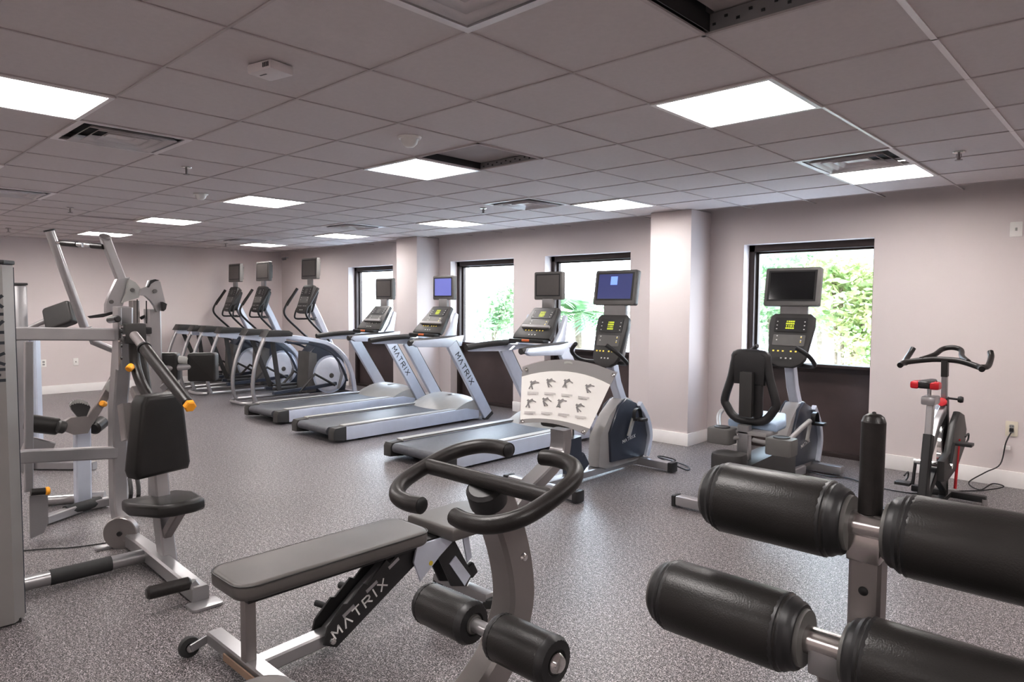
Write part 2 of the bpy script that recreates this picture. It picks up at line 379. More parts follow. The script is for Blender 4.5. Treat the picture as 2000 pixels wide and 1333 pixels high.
# ceiling lights, vents
light0 = None
lp = ['', 'in the row nearest the viewer', 'in the middle row', 'in the row along the window wall']
LL = {(3, -2): 'largest square ceiling light, right of centre above the bench rollers', (-1, 2): 'large square ceiling light at the left edge of the view', (3, 2): 'square ceiling light over the treadmills beside the dark slotted gap',
      (3, 6): 'second small square light of the left row, beyond the dome detector', (3, 10): 'third square light of the left row, between two others', (3, 14): 'farthest square light of the left row, behind the pulldown arms',
      (7, -2): 'square ceiling light touching a vent above the spin bike window', (7, 2): 'square ceiling light just left of the near pillar top', (7, 6): 'square ceiling light near the far pillar top', (7, 10): 'square ceiling light beside a small vent over the elliptical trainers',
      (7, 14): 'farthest square light, near the far room corner', (-1, 6): 'square ceiling light barely showing at the left edge above a vent'}
for (i, j) in LIGHTS:
    x0, y0, x1, y1 = cell(i, j)
    if x0 < WX: continue
    lb = LL.get((i, j), 'square recessed ceiling light outside the view')
    if light0 is None:
        light0 = thing('ceiling_light', lb, 'ceiling light', ((x0 + x1) / 2, (y0 + y1) / 2, H), 0, 'square recessed ceiling lights')
        s = T / 2; b = MB()
        for sx in (-1, 1):
            b.box((sx * (s - .012), 0, -.004), (.024, 2 * s, .012)); b.box((0, sx * (s - .012), -.004), (2 * s - .048, .024, .012))
        for sx in (-1, 1):
            b.box((sx * (s - .026), 0, .012), (.006, 2 * s - .05, .03)); b.box((0, sx * (s - .026), .012), (2 * s - .05, .006, .03))
        b.box((0, 0, .035), (2 * s - .01, 2 * s - .01, .01))
        b.build('frame', 'fixture', light0)
        MB().box((0, 0, .024), (2 * s - .058, 2 * s - .058, .006)).build('diffuser', 'diffuser', light0)
    else: dup(light0, ((x0 + x1) / 2, (y0 + y1) / 2, H), lb)
vl = {(0, 3): 'square louvred air vent beside the large left ceiling light', (0, 8): 'air vent cut by the left edge of the view', (0, -2): 'large air vent cropped by the top edge, left of the open tile', (6, -2): 'square air vent touching the light above the right window',
      (6, 3): 'square air vent left of the light near the pillar', (6, 8): 'small air vent over the elliptical trainers', (6, 13): 'farthest air vent, near the far corner light'}
v0 = None
for (i, j) in VENTS:
    x0, y0, x1, y1 = cell(i, j); loc = ((x0 + x1) / 2, (y0 + y1) / 2, H)
    if v0 is None:
        v0 = thing('ceiling_vent', vl[(i, j)], 'air vent', loc, 0, 'square ceiling air vents')
        s = T / 2; b = MB()
        for sx in (-1, 1):
            b.box((sx * (s - .018), 0, -.003), (.036, 2 * s, .008)); b.box((0, sx * (s - .018), -.003), (2 * s - .072, .036, .008))
        b.build('frame', 'vent', v0)
        MB().box((0, 0, .05), (2 * s - .02, 2 * s - .02, .01)).build('backing', 'vent_dark', v0)
        for q, hh in enumerate((.235, .175, .115)):
            o = bmesh.new(); z0, z1 = -.016 + .003 * q, .022
            A = [o.verts.new((hh * a, hh * c, z0)) for a, c in ((-1, -1), (1, -1), (1, 1), (-1, 1))]; B = [o.verts.new(((hh - .042) * a, (hh - .042) * c, z1)) for a, c in ((-1, -1), (1, -1), (1, 1), (-1, 1))]
            for k in range(4): o.faces.new((A[k], A[(k + 1) % 4], B[(k + 1) % 4], B[k]))
            b = MB(); b._add(o)
            if q == 2: b.box((0, 0, .012), (.15, .15, .006))
            ob = b.build('louvre', 'vent', v0); md = ob.modifiers.new('s', 'SOLIDIFY'); md.thickness = .003
    else: dup(v0, loc, vl[(i, j)])
# raised tiles showing the slotted edge
for k, (i, j) in enumerate(OPEN):
    x0, y0, x1, y1 = cell(i, j); cx, cy = (x0 + x1) / 2, (y0 + y1) / 2
    t = thing('open_ceiling_panel', ['open ceiling panel with black gap and slotted edge at top right', 'open ceiling panel with slotted edge beside the middle light'][k], 'ceiling panel', (cx, cy, H), 0, 'open slotted ceiling panels')
    s = T / 2
    r_ = (.062, .040)[k]; gp_ = (.05, .02)[k]
    MB().box((gp_ / 2, -.0, r_ + .01), (2 * s - gp_, 2 * s, .012)).build('raised_tile', 'plenum', t)
    MB().box((0, s - .012, r_ / 2), (2 * s, .006, r_)).build('slotted_edge', 'midgrey', t)
    b = MB()
    for q in range(12): b.box((-s + .05 + q * .045, s - .016, r_ * (.35 + .3 * (q % 2))), (.012, .004, .009))
    b.build('slots', 'black', t)
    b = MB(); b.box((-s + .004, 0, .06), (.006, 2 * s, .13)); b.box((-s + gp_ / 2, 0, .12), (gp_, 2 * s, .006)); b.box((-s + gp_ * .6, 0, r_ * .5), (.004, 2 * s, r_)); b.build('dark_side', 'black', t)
    b = MB(); 
    for sx in (-1, 1): b.box((sx * (s - .008), 0, -.004), (.016, 2 * s, .008)); b.box((0, sx * (s - .008), -.004), (2 * s, .016, .008))
    b.build('rim', 'tbar', t)
# sprinklers and detectors
sp0 = None
for (px, py), lb in (((364, 327), 'small pendent sprinkler below the left air vent'), ((137, 406), 'small pendent sprinkler at left, second along its row'), ((16, 446), 'tiny sprinkler at the left edge near the far wall'),
                     ((944, 407), 'small sprinkler between two air vents over the treadmills'), ((1873, 297), 'chrome sprinkler above the spin bike'), ((441, 476), 'tiny sprinkler by the far corner')):
    p = fl(px, py, H)
    if sp0 is None:
        sp0 = thing('ceiling_sprinkler', lb, 'sprinkler', p, 0, 'ceiling sprinklers')
        MB().lathe([(0, -.004), (.035, -.006), (.038, .0), (.03, .012), (0, .012)], (0, 0, 0), (0, 0, 1), 20).build('escutcheon', 'chrome', sp0)
        b = MB().cyl((0, 0, -.005), (0, 0, -.05), .008).cyl((0, 0, -.05), (0, 0, -.055), .022)
        b.tube([(.012, 0, -.01), (.014, 0, -.03), (.004, 0, -.05)], .003, 6).tube([(-.012, 0, -.01), (-.014, 0, -.03), (-.004, 0, -.05)], .003, 6).build('head', 'dark_silver', sp0)
    else: dup(sp0, p, lb)
for (px, py), lb, r in (((800, 268), 'white dome detector above the middle square light', .065), ((392, 379), 'white dome detector left of the second left-row light', .06), ((268, 449), 'small dome detector beyond the third left-row light', .05)):
    t = thing('dome_detector', lb, 'detector', fl(px, py, H), 0, 'white dome detectors')
    MB().lathe([(0, -.012), (r, -.012), (r * 1.1, 0), (0, 0)], (0, 0, 0), (0, 0, 1), 24).build('base', 'white', t)
    MB().lathe([(0, -r * .95), (r * .4, -r * .88), (r * .7, -r * .6), (r * .82, -.012), (0, -.012)], (0, 0, 0), (0, 0, 1), 24).build('dome', 'white', t)
t = thing('smoke_detector', 'white boxy smoke detector on the ceiling at upper left', 'detector', fl(528, 128, H), .2)
MB().box((0, 0, -.02), (.15, .12, .04), bev=.012).build('housing', 'vent', t)
b = MB()
for q in range(4): b.box((.03 + .010 * q, -.0605, -.02), (.005, .002, .018))
b.build('grille', 'black', t); MB().box((-.02, -.02, -.0405), (.04, .006, .002)).build('indicator', 'greyplastic', t)
# outlets, switch
def plate(name, lb, p, ax, m='white', w=.075, h=.12, outlet=True, cat='outlet'):
    t = thing(name, lb, cat, p); ex = V((1, 0, 0)) if ax == 'y' else V((0, 1, 0)); n = V((0, -1, 0)) if ax == 'y' else V((1, 0, 0))
    MB().prism(rr(w, h, .006), .006, n * .003, ex, (0, 0, 1), bev=.001).build('cover_plate', m, t)
    b = MB()
    if outlet:
        for s in (-1, 1): b.prism(rr(.034, .028, .010), .003, n * .0065 + V((0, 0, s * .021)), ex, (0, 0, 1))
        b.build('socket', 'lightgrey', t); b = MB()
        for s in (-1, 1):
            for q in (-1, 1): b.box(n * .0085 + ex * q * .007 + V((0, 0, s * .021)), (.003, .003, .009))
        b.build('slot', 'black', t)
    else: b.box(n * .010, (.012, .012, .024), bev=.003).build('toggle', 'lightgrey', t)
    return t
plate('wall_outlet', 'cream wall outlet with black plug at the right edge', aty(1976, 838, WY), 'y', 'cream', .085, .125)
plate('wall_switch', 'white wall switch plate high at the right edge', aty(1985, 448, WY), 'y', 'white', .085, .12, False, 'switch')
plate('wall_outlet', 'left one of two white outlets low on the far wall', atx(85, 710, WX), 'x', 'white')
plate('wall_outlet', 'right one of two white outlets low on the far wall', atx(148, 707, WX), 'x', 'white', outlet=False)
t = thing('wall_camera', 'small grey camera high in the far room corner', 'camera', (WX + .25, WY - .02, H - .10))
MB().box((0, 0, 0), (.07, .06, .03), bev=.008).build('mount', 'lightgrey', t); MB().cyl((0, -.02, -.02), (0, -.10, -.035), .028, bev=.006).build('body', 'midgrey', t)

# ================================================================ TREADMILLS
def screen(parent, cx, y, z, w, h, face, name='television_screen', tilt=.0, box=False, d=.06):
    o = MB(); n = V((0, -1, 0)); R = Matrix.Rotation(tilt, 4, 'X')
    o.prism(rr(w, h, .018), d, (0, 0, 0), (1, 0, 0), (0, 0, 1), bev=.008)
    o.prism(rr(w * .8, h * .7, .018), d * 1.2, (0, d * .5, 0), (1, 0, 0), (0, 0, 1), bev=.01)
    o.b.transform(Matrix.Translation((cx, y, z)) @ R); s = o.build(name, 'greyplastic', parent)
    for nm, ww, hh, yy, m in (('bezel', w * .88, h * .80, .0005, 'black'), ('display_glass', w * .80, h * .71, .002, face)):
        b = MB().box((0, -d / 2 - yy, .008), (ww, .003, hh)); b.b.transform(Matrix.Translation((cx, y, z)) @ R); b.build(nm, m, s)
    if box:
        b = MB().box((-.01, -d / 2 - .0045, h * .19), (w * .16, .003, h * .24)); b.b.transform(Matrix.Translation((cx, y, z)) @ R); b.build('menu_icon', 'screen_box', s)
    return s
def panel_frame(p0, p1):
    """frame for a console face leaning from p0 (bottom centre) to p1 (top centre); u = right, v = up the panel, n = toward user"""
    p0, p1 = V(p0), V(p1); v = (p1 - p0); L = v.length; v.normalize(); u = V((1, 0, 0)); n = u.cross(v); return p0, u, v, n, L
def keys(root, P, seed, w, L, n0=.002, lit=True):
    p0, u, v, n, _ = P; rnd = random.Random(seed)
    q = lambda x, y: p0 + u * x + v * y + n * n0
    R = Matrix((u, v, n)).transposed()
    b = MB().prism(rr(w * .82, L * .28, .008), .003, q(0, L * .77), u, v); b.build('display_window', 'black', root)
    b = MB()
    for k in range(16): b.box(q(-w * .10 + (k % 4) * w * .055, L * .70 + (k // 4) * L * .045) + n * .002, (w * .05 * rnd.choice((.5, .95, .95)), L * .03, .002), R)
    b.build('lit_readout' if lit else 'readout', 'led' if lit else 'greyplastic', root)
    b = MB()
    for sx in (-1, 1):
        for k in range(3): b.box(q(sx * w * .34, L * (.68 + .075 * k)) + n * .003, (.010, .008, .003), R)
        for k in range(2): b.box(q(sx * w * .30, L * (.46 + .08 * k)), (.011, .010, .003), R)
    for k in range(3): b.box(q((k - 1) * w * .12, L * .10), (.014, .012, .003), R)
    b.build('white_keys', 'key', root)
    b = MB()
    for k in range(6): b.box(q((k - 2.5) * w * .12 + (w * .04 if k > 2 else -w * .04), L * .24), (.015, .012, .003), R)
    for k in range(2): b.box(q(w * .30, L * (.43 + .09 * k)) + n * .001, (.009, .008, .003), R)
    b.build('yellow_keys' if lit else 'lower_keys', 'led_yellow' if lit else 'lightgrey', root)
    b = MB().prism(rr(w * .80, L * .22, .01), .002, q(0, L * .46) - n * .0005, u, v); b.build('key_panel', 'greyplastic', root)
def treadmill(label, loc, face, lit=True):
    t = thing('treadmill', label, 'treadmill', loc, 0, 'treadmills facing the windows')
    # y=0 rear, user faces +y
    for s in (-1, 1):
        b = MB().prism([(.10, .02), (2.12, .03), (2.12, .13), (1.9, .175), (.10, .165)], .10, (s * .385, 0, 0), (0, 1, 0), (0, 0, 1), bev=.010)
        b.build('side_frame', 'silver_blue', t)
        b = MB().box((s * .375, .98, .178), (.085, 1.72, .014), bev=.004); b.box((s * .325, .98, .174), (.012, 1.72, .008)); f = b.build('foot_rail', 'lightgrey', t)
        MB().box((s * .328, .98, .181), (.018, 1.70, .006)).build('rubber_strip', 'rubber', f)
        MB().prism([(0, .035), (.16, .02), (.16, .175), (.02, .165), (0, .13)], .115, (s * .385, -.02, 0), (0, 1, 0), (0, 0, 1), bev=.012).build('end_cap', 'charcoal', t)
        MB().cyl((s * .38, .35, 0), (s * .38, .35, .03), .03).build('foot', 'rubber', t)
        MB().cyl((s * .38, 1.9, 0), (s * .38, 1.9, .04), .03).build('foot', 'rubber', t)
    b = MB().box((0, .9, .155), (.61, 1.78, .02), bev=.005); b.cyl((-.30, .02, .120), (.30, .02, .120), .045, n=20); b.box((0, .9, .09), (.60, 1.7, .03)); b.build('running_belt', 'belt', t)
    # motor cover dome
    o = bmesh.new(); N, K = 14, 10; G = []
    for i in range(N + 1):
        u = -1 + 2 * i / N; row = []
        for k in range(K + 1):
            w_ = k / K; y = 1.68 + .52 * w_
            hgt = .155 + .17 * math.sin(min(1, w_ * 1.5) * PI / 2) * (1 - .35 * abs(u) ** 3) - (.09 * max(0, w_ - .75) * 4 * .6)
            row.append(o.verts.new((u * .43, y - .10 * (1 - u * u) * (1 - w_), hgt)))
        G.append(row)
    for i in range(N):
        for k in range(K): o.faces.new((G[i][k], G[i + 1][k], G[i + 1][k + 1], G[i][k + 1]))
    bt = []
    for i in (0, N):
        lo = [o.verts.new((v.co.x, v.co.y, .05)) for v in G[i]]; bt.append(lo)
        for k in range(K): o.faces.new((G[i][k], G[i][k + 1], lo[k + 1], lo[k]))
    o.faces.new([G[i][K] for i in range(N + 1)] + [bt[1][K], bt[0][K]])
    bmesh.ops.recalc_face_normals(o, faces=o.faces[:]); b = MB(); b._add(o); mc = b.build('motor_cover', 'lightgrey', t)
    MB().lathe([(0, .004), (.05, .004), (.055, 0), (0, 0)], (.08, 1.95, .320), (0, 0, 1), 24).build('round_badge', 'silver', mc)
    # uprights
    for s in (-1, 1):
        a = V((s * .435, 2.28, .03)); c = V((s * .435, 1.64, 1.00)); b = MB().tube([a, c], 1, sec=(.05, .155), side=(1, 0, 0)); up = b.build('upright', 'silver_blue', t)
        e = (c - a).normalized(); pp = c - e * .12 + V((s * .0265, 0, 0)); perp = V((1, 0, 0)).cross(e) * s
        org = pp - perp * (-.035); MB().text('MATRIX', c - e * .14 + V((s * .0262, 0, 0)) - (-e).cross(V((-s, 0, 0))) * 0 + (V((s, 0, 0)).cross(-e)) * -.035, -e, V((s, 0, 0)).cross(-e), .066, gap=.45, w=.12).build('lettering', 'letter_dark', up)
        MB().tube([a - e * .01, a + e * .035], 1, sec=(.056, .165), side=(1, 0, 0)).build('boot', 'charcoal', up)
        # dark edge strip
        MB().tube([a + e * .05 + perp * (-.08 * s), c + perp * (-.08 * s)], 1, sec=(.040, .012), side=(1, 0, 0)).build('edge_strip', 'charcoal', up)
        # handrail
        hr = MB().prism([(1.04, 1.02), (1.10, .985), (1.60, .965), (1.80, .97), (1.84, 1.10), (1.60, 1.075), (1.08, 1.060)], .055, (s * .425, 0, 0), (0, 1, 0), (0, 0, 1), bev=.010).build('handrail', 'silver_blue', t)
        MB().tube([(s * .395, 1.02, 1.03), (s * .385, 1.30, 1.055), (s * .37, 1.78, 1.07)], .033, 14, smooth=4).build('grip', 'charcoal', hr)
        # shell rising to console
        MB().prism([(1.55, .99), (1.84, 1.0), (1.90, 1.36), (1.86, 1.38), (1.78, 1.20), (1.68, 1.07)], .05, (s * .26, 0, 0), (0, 1, 0), (0, 0, 1), bev=.012).build('console_side_shell', 'silver_blue', t)
    MB().tube([(-.42, 1.70, 1.03), (.42, 1.70, 1.03)], 1, sec=(.16, .05), side=(0, 1, 0)).build('crossbeam', 'silver_blue', t)
    P = panel_frame((0, 1.60, 1.13), (0, 1.87, 1.46)); p0, u, v, n, L = P
    prof = [(-.27, 0), (.27, 0), (.27, .06), (.21, .30), (.185, .42), (.16, L), (-.16, L), (-.185, .42), (-.21, .30), (-.27, .06)]
    con = MB().prism(prof, .05, p0 - n * .026, u, v, bev=.012).build('console', 'charcoal', t)
    keys(con, P, 3, .36, L, lit=lit)
    MB().box((0, 1.57, 1.10), (.50, .10, .04), bev=.012).build('accessory_tray', 'black', t)
    MB().prism(rr(.40, .035, .01), .03, p0 + v * (L * .34) + n * .012, u, v, bev=.006).build('control_ledge', 'midgrey', t)
    MB().box((0, 1.535, 1.105), (.11, .04, .026), bev=.008).build('stop_button', 'orange', t)
    MB().box((0, 1.90, 1.50), (.16, .04, .11), bev=.008).build('screen_bracket', 'midgrey', t)
    screen(t, 0, 1.915, 1.70, .40, .31, face)
    return t
treadmill('treadmill with brown grey screen, nearest the placard, its deck partly behind handlebars', (-4.95, 3.93, 0), 'screen_off')
treadmill('middle treadmill of three, its screen lit blue', (-6.74, 3.95, 0), 'screen_blue')
treadmill('farthest treadmill, beside the elliptical trainers, blank screen', (-8.20, 4.08, 0), 'screen_off', False)

# ================================================================ ELLIPTICALS
def elliptical(label, loc):
    t = thing('elliptical_trainer', label, 'elliptical trainer', loc, 0, 'elliptical trainers along the far corner')
    for s in (-1, 1):
        x = s * .32
        MB().tube([(x, .24, .98), (x, .16, .80), (x, .07, .50), (x, .05, .22), (x, .10, .05)], .028, 12, smooth=5).build('rear_post', 'silver', t)
        MB().tube([(x, .10, .045), (x, .8, .05), (x, 1.75, .05)], .026, 10, smooth=3).build('base_rail', 'silver', t)
        MB().tube([(x, .24, .97), (x, .62, .985), (x, 1.00, .93), (x, 1.32, .84), (x, 1.58, .62), (x, 1.72, .32), (x, 1.76, .05)], .04, smooth=5, sec=(.05, .062), side=(1, 0, 0)).build('arched_beam', 'silver_blue', t)
        MB().tube([(x + s * .01, .60, .90), (x, 1.00, .86), (x, 1.30, .74), (x, 1.50, .52), (x, 1.62, .25)], .03, smooth=5, sec=(.03, .03), side=(1, 0, 0)).build('arch_lining', 'navy', t)
        MB().prism([(.20, 1.00), (.62, 1.00), (.63, 1.05), (.57, 1.085), (.26, 1.10)], .22, (x, 0, 0), (0, 1, 0), (0, 0, 1), bev=.012).build('pivot_cover', 'charcoal', t)
        MB().prism([(.22, .94), (.50, .90), (.60, 1.02), (.22, 1.02)], .15, (x, 0, 0), (0, 1, 0), (0, 0, 1), bev=.012).build('pivot_housing', 'silver_blue', t)
        a = V((x, .36, .93)); c = V((x, .56 - s * .10, .17))
        MB().tube([a, c], 1, sec=(.03, .065), side=(1, 0, 0)).build('pedal_link', 'charcoal', t)
        MB().tube([(x, .46 - s * .1, .17), (x * .9, 1.0, .15 + s * .04), (x * .8, 1.45, .22)], 1, sec=(.06, .05), side=(1, 0, 0)).build('pedal_arm', 'navy', t)
        MB().prism(rr(.16, .36, .04), .035, (s * .19, .72 - s * .10, .215), (1, 0, 0), (0, 1, 0), bev=.01).build('pedal', 'black', t)
        MB().tube([(x * .98, 1.40, .20), (x * .98, 1.05, .40), (x * .98, .78, .14)], .02, 10).build('crank_link', 'charcoal', t)
        # moving arm
        MB().tube([(s * .30, 1.32, .90), (s * .31, 1.14, 1.06), (s * .33, .91, 1.30), (s * .33, .95, 1.48), (s * .31, 1.11, 1.70)], .017, 12, smooth=6).build('moving_arm', 'black', t)
        MB().tube([(s * .33, .94, 1.45), (s * .31, 1.12, 1.72)], .024, 12).build('arm_grip', 'foam', t)
        # fixed grip
        MB().tube([(s * .05, 1.22, 1.25), (s * .20, 1.14, 1.24), (s * .22, 1.02, 1.26), (s * .20, 1.06, 1.42), (s * .12, 1.12, 1.47)], .014, 10, smooth=5).build('fixed_grip', 'black', t)
    MB().tube([(-.32, .05, .045), (-.16, -.04, .04), (.16, -.04, .04), (.32, .05, .045)], .026, 10, smooth=6).build('rear_stabiliser', 'silver', t)
    MB().box((0, 1.80, .04), (.62, .09, .07), bev=.015).build('front_stabiliser', 'silver', t)
    prof = [(1.08, .08), (1.70, .08), (1.74, .30), (1.66, .62), (1.48, .84), (1.22, .88), (1.05, .70), (1.02, .30)]
    h = MB().prism(prof, .30, (0, 0, 0), (0, 1, 0), (0, 0, 1), bev=.03).build('drive_housing', 'navy', t)
    MB().prism([(1.0, .10), (1.16, .10), (1.18, .70), (1.04, .74)], .34, (0, 0, 0), (0, 1, 0), (0, 0, 1), bev=.02).build('rear_housing', 'greyplastic', t)
    for s in (-1, 1):
        MB().lathe([(0, .03), (.24, .028), (.27, .018), (.285, 0), (0, 0)], (s * .155, 1.40, .36), (s, 0, 0), 40).build('flywheel_cover', 'disc', t)
        MB().lathe([(.27, .022), (.30, .022), (.30, 0), (.27, 0)], (s * .150, 1.40, .36), (s, 0, 0), 40).build('cover_ring', 'silver_blue', t)
        MB().lathe([(0, .045), (.035, .042), (.04, .028), (0, .028)], (s * .155, 1.42, .34), (s, 0, 0), 20).build('hub', 'greyplastic', t)
        MB().prism([(1.52, .12), (1.56, .12), (1.64, .36), (1.56, .60), (1.52, .60), (1.585, .36)], .008, (s * .19, 0, 0), (0, 1, 0), (0, 0, 1)).build('trim_line', 'silver', t)
    MB().tube([(0, 1.52, .78), (0, 1.30, 1.24), (0, 1.15, 1.52)], 1, sec=(.11, .10), side=(1, 0, 0), smooth=2).build('mast', 'silver_blue', t)
    P = panel_frame((0, .99, 1.34), (0, 1.14, 1.78)); p0, u, v, n, L = P
    con = MB().prism(rr(.33, L, .06, cy=L / 2), .07, p0 - n * .036, u, v, bev=.02).build('console', 'charcoal', t); keys(con, P, 5, .32, L, lit=False)
    MB().prism(rr(.24, L * .8, .05, cy=L / 2), .10, p0 - n * .10, u, v, bev=.03).build('console_back', 'black', t)
    MB().box((0, 1.17, 1.83), (.12, .04, .12), bev=.008).build('screen_bracket', 'midgrey', t)
    screen(t, 0, 1.18, 2.03, .46, .33, 'screen_off', tilt=-.03)
    return t
e0 = elliptical('nearest elliptical trainer, its whole flywheel cover and screen showing beside the treadmills', (-9.72, 4.50, 0))
dup(e0, (-11.25, 4.50, 0), 'middle elliptical trainer of three, partly behind the nearest one')
dup(e0, (-12.33, 4.50, 0), 'farthest elliptical trainer, standing against the far end wall')

# ================================================================ UPRIGHT BIKE + RECUMBENT BIKE
def bike_front(t, yf, xoff=0, zc=0, sw=.44, face='screen_navy', box=True, name='console', w=.29):
    """shared crank housing, mast, console, grips and screen; yf = crank y"""
    prof = [(-.42, .10), (-.30, .06), (.28, .06), (.33, .20), (.30, .40), (.18, .58), (.04, .66), (-.10, .66), (-.26, .54), (-.40, .36)]
    MB().prism([(yf + a, c) for a, c in prof], .13, (xoff, 0, 0), (0, 1, 0), (0, 0, 1), bev=.03).build('crank_housing', 'midgrey', t)
    for s in (-1, 1):
        pr2 = [(-.24, .10), (.24, .08), (.27, .25), (.22, .42), (.10, .55), (-.04, .60), (-.14, .55), (-.26, .34)]
        MB().prism([(yf + a * 1.12, .02 + c * 1.07) for a, c in pr2], .03, (xoff + s * .072, 0, 0), (0, 1, 0), (0, 0, 1), bev=.008).build('side_cover', 'navy', t)
        MB().tube([(xoff + s * .098, yf + .27, .10), (xoff + s * .098, yf + .325, .28), (xoff + s * .098, yf + .27, .45), (xoff + s * .098, yf + .14, .60)], 1, sec=(.04, .05), side=(1, 0, 0), smooth=6).build('front_trim', 'silver_blue', t)
        org = V((xoff + s * .0885, yf - s * .10, .27)); MB().text('MATRIX', org, (0, s, .15), (0, -.15 * s, 1), .028, gap=.45, w=.12).build('lettering', 'letter_light', t)
        a = V((xoff + s * .115, yf - .05, .33)); c = a + V((0, s * .07, s * .15))
        MB().tube([a, c], 1, sec=(.018, .04), side=(1, 0, 0)).build('crank_arm', 'lightgrey', t)
        p = MB().box(c + V((s * .075, 0, 0)), (.10, .09, .025), bev=.006).build('pedal', 'black', t)
        MB().tube([c + V((s * .04, -.05, .01)), c + V((s * .04, -.04, .08)), c + V((s * .04, .03, .09)), c + V((s * .04, .06, .01))], 1, sec=(.035, .006), side=(1, 0, 0), smooth=5).build('strap', 'black', p)
    MB().tube([(xoff, yf + .03, .58), (xoff, yf - .10, .80), (xoff, yf - .19, 1.10)], 1, sec=(.08, .09), side=(1, 0, 0), smooth=2).build('mast', 'silver_blue', t)
    yb = yf - .28; P = panel_frame((xoff, yb, .99 + zc), (xoff, yb + .14, 1.41 + zc)); p0, u, v, n, L = P
    con = MB().prism([(a_ * w / .29, c_) for a_, c_ in [(-.105, .0), (-.05, -.03), (.05, -.03), (.105, .0), (.135, .05), (.165, L * .75), (.16, L - .03), (.13, L), (-.13, L), (-.16, L - .03), (-.165, L * .75), (-.135, .05)]], .05, p0 - n * .026, u, v, bev=.014).build(name, 'charcoal', t)
    keys(con, P, 9, w, L)
    MB().prism(rr(.29, L * .9, .05, cy=L / 2), .05, p0 - n * .07, u, v, bev=.02).build('console_back', 'midgrey', t)
    for s in (-1, 1):
        MB().tube([(xoff + s * .03, yf - .20, 1.00), (xoff + s * .16, yf - .22, .99), (xoff + s * .25, yf - .30, 1.01), (xoff + s * .245, yf - .42, 1.09), (xoff + s * .16, yf - .47, 1.16)], .018, 12, smooth=6).build('hand_grip', 'black', t)
    MB().box((xoff, yb + .17, 1.44 + zc), (.23, .05, .12), bev=.01).build('screen_bracket', 'midgrey', t)
    screen(t, xoff - (.0 if box else .02), yb + .18, 1.645 + zc * .5, sw, .31 if box else .335, face, tilt=-.16, box=box)
ub = thing('upright_bike', 'upright exercise bike behind the placard, its navy screen showing a menu box', 'exercise bike', (-3.50, 4.09, 0))
bike_front(ub, 1.06)
MB().tube([(0, 0, .07), (0, .5, .065), (0, 1.32, .06)], 1, sec=(.09, .06), side=(1, 0, 0)).build('base_rail', 'silver', ub)
MB().box((0, -.03, .055), (.68, .085, .07), bev=.012).build('rear_stabiliser', 'silver', ub)
for s in (-1, 1): MB().box((s * .36, -.03, .05), (.05, .10, .09), bev=.012).build('end_cap', 'black', ub)
MB().box((.12, 1.30, .055), (.50, .085, .07), bev=.012).build('front_stabiliser', 'silver', ub)
MB().box((.39, 1.30, .05), (.05, .10, .09), bev=.012).build('end_cap', 'black', ub)
MB().tube([(0, .36, .06), (0, .34, .40)], 1, sec=(.10, .16), side=(1, 0, 0)).build('seat_tube', 'navy', ub)
MB().tube([(0, .34, .40), (0, .33, .56)], .024).build('seat_post', 'chrome', ub)
MB().prism([(-.13, -.22), (.13, -.22), (.14, -.05), (.06, .08), (.035, .30), (-.035, .30), (-.06, .08), (-.14, -.05)], .10, (0, .32, .555), (1, 0, 0), (0, 1, 0), bev=.03, seg=3).build('saddle', 'vinyl', ub)
MB().tube([(0, .5, .20), (0, .36, .10)], 1, sec=(.08, .14), side=(1, 0, 0)).build('seat_brace', 'navy', ub)

rb = thing('recumbent_bike', 'recumbent exercise bike in front of the right window, black screen, seen from behind its seat', 'exercise bike', (-2.215, 4.50, 0))
bike_front(rb, 1.56, -.07, .02, .47, 'screen_dark', False, w=.34)
MB().tube([(0, 0, .08), (0, .6, .10), (0, 1.5, .08)], 1, sec=(.10, .08), side=(1, 0, 0)).build('base_rail', 'silver', rb)
MB().box((0, 0, .055), (.66, .09, .07), bev=.012).build('rear_stabiliser', 'silver', rb)
for s in (-1, 1): MB().box((s * .345, 0, .05), (.03, .10, .085), bev=.01).build('end_cap', 'black', rb)
MB().box((0, 1.82, .055), (.50, .09, .07), bev=.012).build('front_stabiliser', 'silver', rb)
MB().prism([(.10, .12), (1.15, .10), (1.15, .34), (.85, .36), (.30, .34), (.12, .28)], .20, (0, 0, 0), (0, 1, 0), (0, 0, 1), bev=.03).build('body_shroud', 'charcoal', rb)
MB().prism(rr(.24, .22, .08), .20, (-.04, .22, .32), (1, 0, 0), (0, 1, 0), bev=.03).build('rear_shroud', 'charcoal', rb)
MB().tube([(-.02, .42, .34), (-.02, .42, .60)], 1, sec=(.09, .06), side=(1, 0, 0)).build('seat_post', 'silver', rb)
MB().box((-.02, .44, .83), (.10, .05, .34), bev=.01).build('backrest_bracket', 'charcoal', rb)
# backrest: hollow shell frame
fr = [(-.10, 1.13), (.10, 1.13), (.125, 1.08), (.15, .95), (.20, .78), (.185, .72), (.10, .63), (-.10, .63), (-.185, .72), (-.20, .78), (-.15, .95), (-.125, 1.08)]
MB().tube([(a - .02, .50, c) for a, c in fr], .032, 10, smooth=4, closed=True, sec=None).build('backrest_frame', 'black', rb)
MB().prism([(-.12, .90), (.12, .90), (.125, 1.10), (.08, 1.15), (-.08, 1.15), (-.125, 1.10)], .05, (-.02, .49, 0), (1, 0, 0), (0, 0, 1), bev=.02).build('backrest_top', 'black', rb)
MB().prism(rr(.08, .42, .03, cy=.86), .04, (.04, .50, 0), (1, 0, 0), (0, 0, 1), bev=.01).build('backrest_spine', 'black', rb)
MB().prism([(-.19, -.16), (.19, -.16), (.20, 0), (.12, .20), (-.12, .20), (-.20, 0)], .07, (-.01, .68, .60), (1, 0, 0), (0, 1, .10), bev=.025, seg=3).build('seat', 'vinyl_sky', rb)
